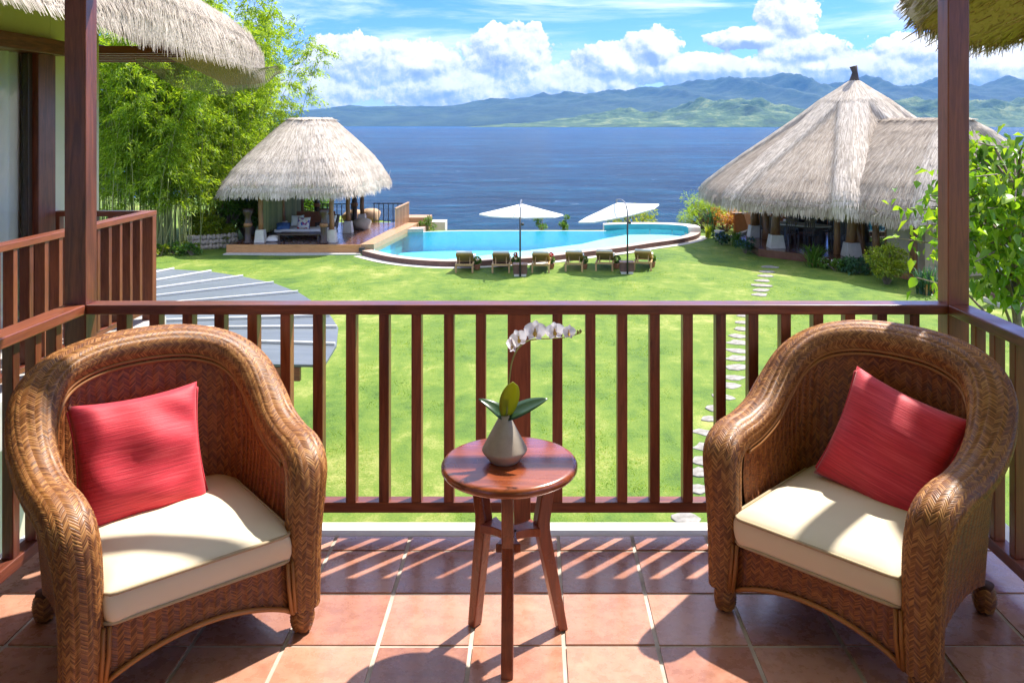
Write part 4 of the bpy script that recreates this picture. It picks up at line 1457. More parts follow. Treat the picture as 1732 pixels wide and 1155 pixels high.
# ------------------------------------------------------------------ pool
def make_pool():
    zr = G + 0.22
    zw = zr - 0.06
    near = catmull(POOL_NEAR[1:], 60)
    far = [(8.15, 42.0), (7.4, 42.75), (6.0, 43.15), (4.6, 43.1), (3.7, 42.6), (3.45, 41.9), (1.5, 41.95), (-1.5, 42.0), (-4.0, 41.9), (-5.6, 41.6), (-5.75, 42.2), (-6.85, 41.6), (-7.05, 38.6)]
    outer = [tuple(p) for p in near] + far
    pool = thing('swimming_pool', 'curved infinity swimming pool with turquoise water and brown stone rim', 'swimming pool')
    # inner water outline
    inn = []
    n = len(near)
    for k in range(n):
        p = near[k]; tng = near[min(k + 1, n - 1)] - near[max(k - 1, 0)]
        nr = np.array([-tng[1], tng[0]]); nr /= np.linalg.norm(nr)
        inn.append(p + nr * 0.46)
    inner_near = inn
    inner_far = [(7.55, 41.7), (7.0, 42.2), (5.9, 42.55), (4.7, 42.5), (4.1, 42.1), (3.6, 41.75), (1.5, 41.85), (-1.5, 41.9), (-4.0, 41.8), (-5.6, 41.45), (-6.55, 41.1), (-6.75, 38.6)]
    # near coping: strip and brown face
    mb = MB()
    m = len(inner_near)
    vs = [(p[0], p[1], zr) for p in near] + [(p[0], p[1], zr) for p in inner_near] + [(p[0], p[1], zw - 0.3) for p in inner_near]
    mb.add(vs, [(k, k + 1, m + k + 1, m + k) for k in range(m - 1)] + [(m + k, m + k + 1, 2 * m + k + 1, 2 * m + k) for k in range(m - 1)])
    mb.build('coping', 'coping', pool)
    mb = MB()
    vs = [(p[0], p[1], zr) for p in near] + [(p[0], p[1], G - 0.1) for p in near]
    mb.add(vs, [(k, m + k, m + k + 1, k + 1) for k in range(m - 1)])
    mb.build('coping_face', 'coping_face', pool)
    mb = MB()
    nn = []
    for k in range(n):
        p = near[k]; tng = near[min(k + 1, n - 1)] - near[max(k - 1, 0)]
        nr = np.array([-tng[1], tng[0]]); nr /= np.linalg.norm(nr)
        nn.append(p - nr * 0.4)
    vs = [(p[0], p[1], G + 0.018) for p in near] + [(p[0], p[1], G + 0.018) for p in nn]
    mb.add(vs, [(k, m + k, m + k + 1, k + 1) for k in range(m - 1)])
    mb.build('gutter_strip', 'concrete', pool)
    # water and basin
    wpoly = [tuple(p) for p in inner_near] + inner_far
    MB().add([(x, y, zw) for x, y in wpoly], [tuple(range(len(wpoly)))]).build('water', 'pool_water', pool)
    zb = zw - 0.95
    MB().add([(x, y, zb) for x, y in wpoly], [tuple(range(len(wpoly)))]).build('basin_floor', 'pool_tile', pool)
    N = len(wpoly)
    MB().add([(x, y, zw + 0.0) for x, y in wpoly] + [(x, y, zb) for x, y in wpoly], [(k, (k + 1) % N, N + (k + 1) % N, N + k) for k in range(N)]).build('basin_wall', 'pool_tile', pool)
    # shallow sun shelf on the near side and in the round bay
    sh = [tuple(p) for p in inner_near[14:]] + [(7.5, 41.4), (6.9, 41.9), (5.8, 42.15), (4.6, 42.0), (3.4, 40.6), (2.2, 38.8), (0.0, 37.0), (-2.2, 35.4), (-3.9, 34.2)]
    MB().prism(sh, zb + 0.02, zw - 0.22).build('shallow_shelf', 'pool_shelf', pool)
    # far rims
    mb = MB()
    rim = [(-7.05, 38.6), (-6.75, 38.6), (-6.55, 41.1), (-5.6, 41.45), (-5.6, 42.3), (-6.95, 41.9)]
    mb.prism(rim, G - 1, zr + 0.10).build('left_rim', 'coping', pool)
    bay = [(8.2, 41.0), (8.15, 42.0), (7.4, 42.75), (6.0, 43.15), (4.6, 43.1), (3.5, 42.7)]
    bi = [(7.6, 41.0), (7.55, 41.7), (7.0, 42.2), (5.9, 42.55), (4.7, 42.5), (3.5, 42.2)]
    B = arclen(catmull(bay, 30), 30)[0]; I = arclen(catmull(bi, 30), 30)[0]
    mb = MB(); zt = zr + 0.22
    vs = [(x, y, zt) for x, y in B] + [(x, y, zt) for x, y in I] + [(x, y, zw - .4) for x, y in I] + [(x, y, G - 2) for x, y in B]
    k30 = 30
    fs = [(k, k + 1, k30 + k + 1, k30 + k) for k in range(29)] + [(k30 + k, k30 + k + 1, 2 * k30 + k + 1, 2 * k30 + k) for k in range(29)] + [(k, 3 * k30 + k, 3 * k30 + k + 1, k + 1) for k in range(29)]
    fs += [(29, 59, 89, 119), (0, 90, 60, 30)]
    mb.add(vs, fs).build('bay_rim', 'kerb', pool)
    mb = MB()
    I2 = I * 1.0
    cen = I.mean(0)
    I2 = I + (cen - I) * 0.012
    mb.add([(x, y, zt - .03) for x, y in I2] + [(x, y, zw - .05) for x, y in I2], [(k, k + 1, 30 + k + 1, 30 + k) for k in range(29)]).build('bay_lining', 'pool_dark', pool)
    # infinity edge wall
    ed = [(-5.6, 41.45), (-4.0, 41.8), (-1.5, 41.9), (1.5, 41.85), (3.6, 41.75)]
    eo = [(-5.6, 41.62), (-4.0, 41.95), (-1.5, 42.05), (1.5, 42.0), (3.6, 41.9)]
    mb = MB()
    vs = [(x, y, zw - .006) for x, y in ed] + [(x, y, zw - .006) for x, y in eo] + [(x, y, G - 3) for x, y in eo]
    mb.add(vs, [(k, k + 1, 6 + k, 5 + k) for k in range(4)] + [(5 + k, 6 + k, 11 + k, 10 + k) for k in range(4)]).build('infinity_edge', 'white_paint', pool)
    o = MB().box((-7.5, 35.2, zr - 0.1), (-7.28, 35.42, zr + 0.06)).build('pool_lamp', 'black_metal'); tag(o, 'small black lamp box at the pool corner by the deck', 'lamp')


make_pool()


# ------------------------------------------------------------------ loungers, umbrellas, pots on the lawn
def make_lounger():
    t = thing('sun_lounger', '', 'sun lounger', (0, 0, G), 0, 'wooden sun loungers in a row by the pool')
    for s in (-1, 1):
        MB().box((s * .31 - .03, 0.12, .26), (s * .31 + .03, 2.0, .34)).build('side_rail', 'teak', t, False, 0.008)
        for y in (0.16, 1.9): MB().box((s * .31 - .032, y - .04, 0), (s * .31 + .032, y + .04, .26)).build('leg', 'teak', t, False, 0.006)
    MB().box((-.28, 0.12, .265), (.28, 0.17, .335)).build('head_rail', 'teak', t)
    mb = MB()
    for k in range(9): mb.box((-.28, 0.85 + k * .125, .30), (.28, 0.94 + k * .125, .325))
    mb.build('seat_slats', 'teak', t)
    q = 0.62
    a, b = Vector((0, 0.86, .34)), Vector((0, 0.20, .70))
    br = MB()
    for s in (-1, 1): br.bar(a + Vector((s * .30, 0, 0)), b + Vector((s * .30, 0, 0)), .05, .045)
    br.bar(b + Vector((-.32, 0, 0)), b + Vector((.32, 0, 0)), .05, .05)
    br.build('backrest_frame', 'teak', t)
    mb = MB()
    for k in range(10):
        p = a.lerp(b, 0.05 + k * .1); p2 = a.lerp(b, 0.05 + k * .1 + .075)
        mb.bar(p, p2, .55, .018)
    mb.build('backrest_slats', 'teak', t)
    n = Vector((0, .36, .66)).normalized()
    mb = MB(); mb.bar(a + n * .06, b + n * .06 + (b - a).normalized() * .06, .60, .08, n).build('back_cushion', 'white_cloth', t, False, 0.02)
    MB().box((-.30, 0.92, .345), (.30, 2.0, .43)).build('seat_cushion', 'white_cloth', t, False, 0.02)
    mb = MB(); mb.bar((-.2, .42, .56), (-.2, .3, .3), .03, .03).bar((.2, .42, .56), (.2, .3, .3), .03, .03)
    mb.build('prop', 'teak', t)
    return t


L0 = make_lounger()
lab = ['wooden sun lounger at the left end of the row by the pool', 'wooden sun lounger left of the first parasol planter box', 'wooden sun lounger just right of the first parasol planter box',
       'wooden sun lounger fourth from the left, midway between the two parasol boxes', 'wooden sun lounger just left of the second parasol planter box', 'wooden sun lounger at the right end of the row by the pool']
for k, (px, rz) in enumerate(((785, 0), (847, 0), (914, -3), (970, -6), (1021, -9), (1086, -11))):
    o = L0 if k == 0 else copy_tree(L0)
    py = (462, 462, 462, 460, 459, 458)[k]
    x, y = at(px, py, G)
    o.location = (x, y - 0.12, G); o.rotation_euler.z = R(rz); o['label'] = lab[k]


def make_umbrella(px, py, rz, tilt, label, cxo, cyo):
    x, y = at(px, py, G)
    t = thing('cantilever_parasol', label, 'parasol', (x, y, G), rz, 'white parasols over the loungers')
    MB().box((-.25, -.20, .08), (.25, .28, .40)).build('planter_box', 'coping_face', t, False, 0.01)
    MB().box((-.22, -.22, 0), (.22, .24, .078)).build('base', 'plinth', t)
    MB().box((-.27, -.22, .402), (.27, .30, .43)).build('box_rim', 'column_wood', t, False, 0.006)
    MB().tube([(0, -.265, 0.02), (0, -.265, 1.2), (0, -.265, 2.15)], 0.032, 8).build('pole', 'black_metal', t, True)
    arc = [(0, -.265, 2.0), (cxo * .02, -.25, 2.3), (cxo * .2, -.1, 2.56), (cxo * .55, cyo * .4, 2.66), (cxo, cyo, 2.60), (cxo, cyo, 2.45)]
    MB().tube(catmull(arc, 16), 0.028, 8).build('arm', 'grey_metal', t, True)
    MB().tube([(0.05, -.24, 1.9), (0.12, -.2, 1.9)], 0.05, 8).build('crank', 'black_metal', t, True)
    can = bpy.data.objects.new('canopy_mount', None)
    cm = MB(); n = 8
    rad, h = 1.62, 0.40
    P = np.zeros((7, 33, 3))
    for i, q in enumerate(np.linspace(0.02, 1, 7)):
        for j in range(33):
            a = 2 * np.pi * j / 32 + R(22.5)
            m_ = (a) % (np.pi / 4) - np.pi / 8
            rr = rad * q * (np.cos(np.pi / 8) / np.cos(m_))
            sag = -0.05 * np.sin(np.pi * q) * (1 - (abs(m_) / (np.pi / 8)) ** 2 * 0.6)
            P[i, j] = (rr * np.cos(a), rr * np.sin(a) * 1.0, -h * q ** 1.05 + sag * 0.6)
    cm.grid(P)
    e = P[-1]; v = e.copy(); v[:, 2] -= 0.045
    cm.grid(np.stack([e, v]))
    o = cm.build('canopy', 'white_canvas', t, False)
    o.location = (cxo, cyo, 2.46); o.rotation_euler = (R(-2), R(tilt), R(4))
    so = o.modifiers.new('thick', 'SOLIDIFY'); so.thickness = 0.006
    rb = MB()
    for k in range(8):
        a = R(45 * k + 22.5 + 22.5)
        rb.bar((0.05 * math.cos(a), 0.05 * math.sin(a), -.04), (rad * .97 * math.cos(a), rad * .97 * math.sin(a), -h - .01), .02, .02)
    rb.build('ribs', 'grey_metal', o)
    bpy.data.objects.remove(can)


make_umbrella(880, 466, 0, 1.0, 'white cantilever parasol over the left loungers, canopy nearly level', 0.02, 1.65)
make_umbrella(1060, 462, 0, -12.0, 'white cantilever parasol over the right loungers, canopy tilted left', -0.22, 1.55)


def make_pot(px, py, lab, flower):
    x, y = at(px, py, G)
    t = thing('potted_plant', lab, 'potted plant', (x, y, G), 0, 'small round potted plants between the loungers')
    MB().lathe([(.09, 0), (.10, .02), (.13, .16), (.14, .2), (.12, .2)], 12).build('pot', 'terracotta', t, True)
    n = 260
    d = unit(RNG.normal(0, 1, (n, 3)))
    c = np.array([0, 0, .36])
    link('foliage', leaf_mesh('foliage', c + d * 0.10, d + RNG.normal(0, .3, (n, 3)), RNG.uniform(.06, .1, n), 0.5), 'shrub_leaf', t)
    if flower:
        m = 60; d = unit(RNG.normal(0, 1, (m, 3)))
        link('flower', leaf_mesh('flower', np.array([0, 0, .56]) + d * .03, d, RNG.uniform(.06, .1, m), 0.7), 'red_petal', t)


for px, py, lb, fl in ((807, 456, 'round green potted plant between the first and second loungers', 0), (872, 455, 'potted plant with red flower beside the left parasol pole', 1), (932, 455, 'potted plant with red flower right of the third lounger', 1),
                       (988, 455, 'round green potted plant between the fourth and fifth loungers', 0), (1043, 454, 'round green potted plant right of the fifth lounger', 0), (1103, 452, 'round green potted plant at the right end of the loungers', 0)):
    make_pot(px, py, lb, fl)

# stepping stones
path = bpy.data.objects.new('stepping_stone_path', None); COL.objects.link(path); struct(path)
stones = [(1303, 452, 26), (1298, 460, 24), (1294, 467, 26), (1290, 475, 26), (1288, 483, 28), (1286, 491, 28), (1285, 499, 28), (1258, 535, 22), (1254, 546, 26), (1254, 557, 26), (1250, 569, 30), (1248, 580, 36), (1247, 594, 38), (1247, 607, 38), (1246, 622, 36), (1242, 639, 34), (1232, 652, 40), (1222, 672, 36), (1210, 691, 34), (1202, 709, 30), (1190, 732, 34), (1192, 757, 38), (1188, 781, 40), (1184, 800, 44), (1178, 828, 44), (1172, 852, 44), (1160, 877, 48)]
for k, (px, py, w) in enumerate(stones):
    x, y = at(px, py, G)
    wm = w * y / F_PX * 1.16
    rng = np.random.default_rng(k)
    n = 9
    poly = [(wm / 2 * math.cos(2 * math.pi * i / n) * rng.uniform(.68, 1.18), wm * 0.40 * math.sin(2 * math.pi * i / n) * rng.uniform(.65, 1.2)) for i in range(n)]
    o = MB().prism(poly, -0.05, 0.022).build('stepping_stone', 'step_stone', path, False, 0.012)
    o.location = (x, y, G); o.rotation_euler.z = rng.uniform(-.5, .5)


# ------------------------------------------------------------------ plants
def bamboo_variant(seed):
    rng = np.random.default_rng(seed)
    culms = MB()
    P, D, S = [], [], []
    for c in range(6):
        bx, by = rng.normal(0, 0.32, 2)
        h = rng.uniform(7.5, 11.5)
        az = rng.uniform(0, 2 * np.pi)
        lean = rng.uniform(0.10, 0.34) * h
        pts = []
        for q in np.linspace(0, 1, 10):
            bend = lean * q ** 2.3
            pts.append((bx + np.cos(az) * bend, by + np.sin(az) * bend, h * (q - 0.10 * q ** 4)))
        culms.tube(pts, list(np.linspace(0.028, 0.005, 10)), 5, False)
        pts = np.array(pts)
        for s in range(34):
            q = rng.uniform(0.16, 1.0) ** 0.85
            k = q * 9; i = min(int(k), 8); p = pts[i] * (1 - (k - i)) + pts[i + 1] * (k - i)
            a = rng.uniform(0, 2 * np.pi)
            ln = rng.uniform(0.7, 1.7) * (1.15 - 0.5 * q)
            out = np.array([np.cos(a), np.sin(a), rng.uniform(0.2, 0.7)]); out /= np.linalg.norm(out)
            nl = 46
            w = rng.random(nl) ** 0.7
            arc = p + out * (w * ln)[:, None] + np.array([0, 0, -1.0]) * (0.62 * ln * w ** 2)[:, None]
            arc = arc + rng.normal(0, 0.07, (nl, 3)) * (0.4 + w)[:, None]
            P.append(arc)
            dd = out[None] * 0.8 + np.array([0, 0, -0.55]) + rng.normal(0, 0.5, (nl, 3))
            D.append(dd)
            S.append(rng.uniform(0.12, 0.27, nl))
    P, D, S = np.concatenate(P), np.concatenate(D), np.concatenate(S)
    lm = leaf_mesh('foliage', P, D, S, 0.20, 0.15, 0.25); lm.materials.append(MATS['bamboo_leaf'])
    cm = culms.mesh('culms', True); cm.materials.append(MATS['culm'])
    return lm, cm


def make_bamboo():
    var = [bamboo_variant(100 + k) for k in range(5)]
    spots = []
    rng = np.random.default_rng(5)
    row = [(-17.6, 35.6), (-16.9, 36.3), (-16.2, 35.9), (-15.5, 36.7), (-17.2, 37.6), (-15.9, 38.2), (-18.5, 36.4), (-18.2, 38.6), (-14.9, 38.7), (-16.7, 39.6), (-15.2, 40.4), (-19.4, 37.6),
           (-14.3, 40.6), (-17.8, 41.2), (-16.0, 42.0), (-14.6, 42.8), (-19.3, 40.6), (-20.4, 38.8), (-18.6, 43.0), (-16.9, 44.2), (-15.2, 45.0), (-21.2, 41.0), (-20.2, 43.6), (-14.0, 45.2)]
    hs = [0.80, 0.82, 0.85, 0.80, 0.95, 0.95, 0.85, 1.0, 0.86, 1.0, 0.9, 0.95, 0.86, 1.05, 1.0, 0.88, 1.1, 1.0, 1.1, 1.08, 0.98, 1.1, 1.15, 0.9]
    for k, (x, y) in enumerate(row):
        front = y < 37.2
        t = thing('bamboo_clump', ('feathery bamboo clump at the front edge of the grove, its bare stems showing' if front else 'feathery bamboo clump deep in the grove behind the front stems'), 'bamboo', (x, y, G), rng.uniform(0, 6.28), 'bamboo clumps in the left grove')
        lm, cm = var[k % 5]
        a = link('foliage', lm, None, t); b = link('culms', cm, None, t)
        s = hs[k] * rng.uniform(1.16, 1.28)
        t.scale = (s * 0.92, s * 0.92, s)
    # loose culms standing in front of the grove
    g_ = MB()
    for k in range(26):
        x = rng.uniform(-17.7, -14.6); y = rng.uniform(35.2, 36.4)
        l1, l2 = rng.normal(0, .25, 2)
        g_.tube([(x, y, G), (x + l1 * .4, y + l2 * .4, G + 1.0), (x + l1, y + l2, G + 2.1)], [.024, .02, .015], 5, False)
    o = g_.build('bamboo_stems', 'culm', None, True)
    struct(o, 'stuff', 'thin pale bamboo stems at the foot of the grove')


make_bamboo()


def shrub(name, label, cat, x, y, w, h, n, size, m, wid=0.45, z=G, seed=0, upright=0.3, group=None, flowers=None):
    """leafy bush: leaf clumps on short branches through the volume"""
    rng = np.random.default_rng(seed + 1000)
    t = thing(name, label, cat, (x, y, z), 0, group)
    nb = max(6, int(n / 90))
    br = MB(); P = []; D = []
    for k in range(nb):
        a = rng.uniform(0, 2 * np.pi); r = (rng.random() ** 0.5) * w / 2
        top = np.array([r * np.cos(a), r * np.sin(a), h * (0.35 + 0.62 * rng.random()) * (1 - 0.35 * (2 * r / w) ** 2)])
        br.tube([(0.1 * top[0], 0.1 * top[1], 0), tuple(top * np.array([.55, .55, .6])), tuple(top)], [.02 * h + .006, .014 * h + .004, .004], 5, False)
        m_ = n // nb
        spread = rng.uniform(0.10, 0.2) * w
        d = unit(rng.normal(0, 1, (m_, 3)))
        P.append(top + d * spread * rng.random((m_, 1)) ** 0.4 * np.array([1, 1, .8])); D.append(d + np.array([0, 0, upright]))
    P = np.concatenate(P); P[:, 2] = np.maximum(P[:, 2], 0.04)
    link('foliage', leaf_mesh('foliage', P, np.concatenate(D), rng.uniform(.6, 1.3, len(P)) * size, wid, droop=0.2), m, t)
    br.build('branches', 'bark', t, True)
    if flowers:
        fm, fn = flowers
        k = rng.integers(0, len(P), fn)
        link('flowers', leaf_mesh('flowers', P[k] + np.array([0, 0, .05]), rng.normal(0, 1, (fn, 3)) + np.array([0, 0, 1]), np.full(fn, size * 1.0), 0.9), fm, t)
    return t


def strap_plant(name, label, x, y, r, h, n, m, dry=0, seed=0, wid=0.045, z=G):
    rng = np.random.default_rng(seed + 500)
    t = thing(name, label, 'plant', (x, y, z))

    def blades(nm, n, h, lean, mm, base_r):
        V, F = [], []
        for k in range(n):
            a = rng.uniform(0, 2 * np.pi); L = h * rng.uniform(.6, 1.1); ln = lean * rng.uniform(.3, 1.2)
            b = np.array([base_r * rng.normal(), base_r * rng.normal(), 0])
            dr = np.array([np.cos(a), np.sin(a), 0]); sd = np.array([-np.sin(a), np.cos(a), 0]) * wid * rng.uniform(.6, 1.2)
            o = len(V)
            for q, wq in ((0, .8), (.4, 1), (.75, .75), (1, .05)):
                c = b + dr * ln * q ** 1.8 + np.array([0, 0, L * (q - .28 * q ** 3)])
                V += [c - sd * wq / 2, c + sd * wq / 2]
            F += [(o + 2 * j, o + 2 * j + 1, o + 2 * j + 3, o + 2 * j + 2) for j in range(3)]
        link(nm, np_mesh(nm, np.array(V), np.array(F)), mm, t)
    blades('leaves', n, h, r, m, r * .16)
    if dry: blades('dry_leaves', dry, h * .42, r * .55, 'dry_leaf', r * .14)
    return t


def P_(px, py): return at(px, py, G)


def make_plants():
    # by the bamboo: broad-leaved shrubs, planter and low cover
    k = 0
    for x, y, w, h, lab, m in ((-14.6, 39.0, 2.2, 3.0, 'tall glossy green shrub between the bamboo and the pavilion', 'shrub_leaf'), (-13.7, 39.6, 1.7, 2.6, 'dark green shrub close behind the left pavilion drum stand', 'shrub_leaf'),
                               (-15.2, 37.9, 1.5, 1.7, 'yellow green leafy bush above the stone planter wall', 'lime_leaf'), (-14.5, 37.6, 1.3, 1.3, 'pale leafy bush at the right end of the stone planter', 'lime_leaf'),
                               (-13.6, 42.5, 2.0, 3.2, 'tall dark shrub seen behind the bamboo blind', 'shrub_leaf'), (-14.0, 45.8, 2.6, 4.2, 'leafy tree top just left of the pavilion roof', 'shrub_leaf'), (-12.6, 46.2, 2.0, 2.2, 'dark shrub at the back left corner of the pavilion deck', 'shrub_leaf')):
        shrub('garden_shrub', lab, 'shrub', x, y, w, h, 2600, 0.17, m, 0.5, G, 40 + k); k += 1
    for i in range(11):
        x = -17.6 + i * 0.31 + random.uniform(-.1, .1); y = 34.6 + random.uniform(-.3, .35) + i * 0.07
        shrub('ground_plant', ('low leafy plant with white blooms at the foot of the bamboo' if i % 3 == 0 else 'low leafy plant without blooms at the foot of the bamboo'), 'plant', x, y, 0.7, random.uniform(.35, .7), 260, 0.13, 'shrub_leaf' if i % 3 else 'lime_leaf', 0.5, G, 60 + i, 0.5, 'low plants at the foot of the bamboo', ('petal', 5) if i % 3 == 0 else None)
    # planter wall of rough stones
    w = thing('planter_wall', 'low curved rubble stone planter wall left of the pavilion', 'wall', (0, 0, 0))
    sm = [rock_mesh(0.16, 200 + q, 1) for q in range(4)]
    for me in sm: me.materials.append(MATS['stone'])
    for i in range(15):
        q = i / 14
        for j in range(3):
            o = link('stone', sm[(i * 5 + j * 3) % 4], None, w)
            o.location = (-15.3 + 1.75 * q + random.uniform(-.03, .03), 36.6 + .9 * q ** 2 + (j - 1) * 0.03, G + 0.1 + j * .21)
            o.rotation_euler = (random.uniform(0, 6), random.uniform(0, 6), random.uniform(0, 6)); o.scale = (1.05, .9, .85)
    o = MB().box((-15.9, 35.85, G - .05), (-15.05, 36.25, G + 0.16)).build('drain_cover', 'dark_room', None, False, 0.02); tag(o, 'dark stone slab at the end of the planter bed', 'slab')
    # pool side
    x, y = P_(1197, 402); x, y = 9.2, 44.3
    shrub('feathery_bush', 'feathery bright green bush at the right end of the pool', 'bush', x, y, 2.6, 2.3, 5200, 0.15, 'bamboo_leaf', 0.14, G - 0.2, 3, -0.1)
    shrub('croton_bush', 'orange and yellow croton bush left of the dining deck', 'bush', 9.9, 43.0, 1.7, 1.35, 1500, 0.13, 'croton_leaf', 0.45, G, 4)
    shrub('lime_bush', 'yellow green bush right of the orange croton', 'bush', 11.0, 44.6, 1.4, 1.1, 1100, 0.13, 'lime_leaf', 0.45, G, 5)
    strap_plant('reed_clump', 'tall blue green reeds behind the croton bush', 9.1, 42.9, 0.7, 1.7, 90, 'blue_green_leaf', 0, 6, 0.04)
    strap_plant('reed_clump', 'short yellowish reeds at the rim of the pool bay', 8.45, 40.4, 0.35, 0.95, 60, 'lime_leaf', 0, 7, 0.04)
    strap_plant('grass_clump', 'green arching grass clump at the left corner of the dining deck', 9.15, 37.6, 0.5, 0.95, 110, 'shrub_leaf', 0, 8, 0.03)
    shrub('flower_shrub', 'dark blue flowering low shrub nearest the pool path', 'shrub', 8.6, 38.2, 0.8, 0.6, 600, 0.11, 'blue_green_leaf', 0.5, G, 9, 0.3, None, ('blue_cloth', 40))
    shrub('flower_shrub', 'low blue flowering shrub in front of the deck corner', 'shrub', 9.05, 35.6, 0.95, 0.65, 700, 0.11, 'blue_green_leaf', 0.5, G, 10, 0.3, None, ('blue_cloth', 50))
    o = MB().lathe([(.16, 0), (.2, .05), (.22, .45), (.25, .5), (.2, .5)], 14, (8.75, 39.3, G)).build('stone_pot', 'plinth', None, True); tag(o, 'pale stone pot at the edge of the lawn by the pool', 'pot')
    x, y = P_(1377, 452); strap_plant('grass_clump', 'bright green upright grass clump in front of the dining deck', x, y, 0.75, 1.15, 130, 'shrub_leaf', 20, 11, 0.045)
    x, y = P_(1414, 458); shrub('flower_shrub', 'low shrub with pale blue flowers left of the front column', 'shrub', x, y, 1.1, 0.5, 600, 0.13, 'shrub_leaf', 0.5, G, 12, 0.3, None, ('petal', 24))
    x, y = P_(1452, 462); shrub('low_shrub', 'dark low shrub at the foot of the front column', 'shrub', x, y, 1.3, 0.55, 700, 0.14, 'blue_green_leaf', 0.5, G, 13)
    x, y = P_(1500, 480); shrub('lime_bush', 'dense yellow green bush in front of the wing doors', 'bush', x, y, 1.25, 1.42, 4200, 0.12, 'lime_leaf', 0.3, G, 14, 0.1)
    x, y = P_(1564, 497); strap_plant('yucca_plant', 'grey green strap leaved plant with dry brown leaves at its base', x, y, 0.75, 1.25, 80, 'blue_green_leaf', 60, 15, 0.05)
    x, y = P_(1600, 470); strap_plant('yucca_plant', 'second strap leaved plant partly hidden by the right post', x, y, 0.7, 1.2, 70, 'shrub_leaf', 20, 16, 0.05)
    # beyond the pool
    for i, (px, w, h, lab) in enumerate(((917, .7, .75, 'small green shrub top just beyond the infinity edge'), (953, .6, .5, 'tiny green shrub top right of the other beyond the infinity edge'), (722, .8, .35, 'low green shrub at the left end of the infinity edge'))):
        d = 43.0
        shrub('cliff_shrub', lab, 'shrub', (px - VX) * d / F_PX, d, w, h + 0.55, 500, 0.12, 'shrub_leaf', 0.4, G - 0.15, 30 + i)
    shrub('cliff_shrub', 'yellow green shrub beyond the round pool bay', 'shrub', 5.3, 44.4, 2.6, 1.5, 1500, 0.16, 'lime_leaf', 0.35, G - 0.25, 34)
    for i in range(12):
        shrub('hedge_shrub', ('yellow green shrub in the row behind the dining hall' if i % 2 else 'darker green shrub in the row behind the dining hall'), 'shrub', 9.8 + i * 0.95, 47 + (i % 3) * .8, 1.7, 1.15 + .3 * (i % 2), 700, 0.2, 'lime_leaf' if i % 2 else 'shrub_leaf', 0.4, G, 70 + i, group='shrubs in a row behind the dining hall')
    for i in range(3):
        x, y = at(1665 + 32 * i, 500 + 4 * i, G)
        shrub('croton_bush', ['low plant left of two in the bed by the grey wall', 'low plant in the middle of the bed by the grey wall', 'orange flowered plant right of the bed by the grey wall'][i], 'plant', x, y, .9, .6, 500, .12, ('shrub_leaf', 'shrub_leaf', 'croton_leaf')[i], .45, G, 90 + i)


make_plants()

gw = thing('garden_wall', 'pale grey garden wall with brown base seen under the large leaves', 'wall', (0, 0, 0))
MB().box((14.3, 25.6, G + 0.30), (20, 25.85, -1.95)).build('wall', 'grey_wall', gw)
MB().box((14.1, 25.45, G + 0.13), (20.1, 25.9, G + 0.298)).build('base', 'coping_face', gw)
MB().box((14.0, 24.9, G), (20.2, 25.9, G + 0.128)).build('step', 'concrete', gw)


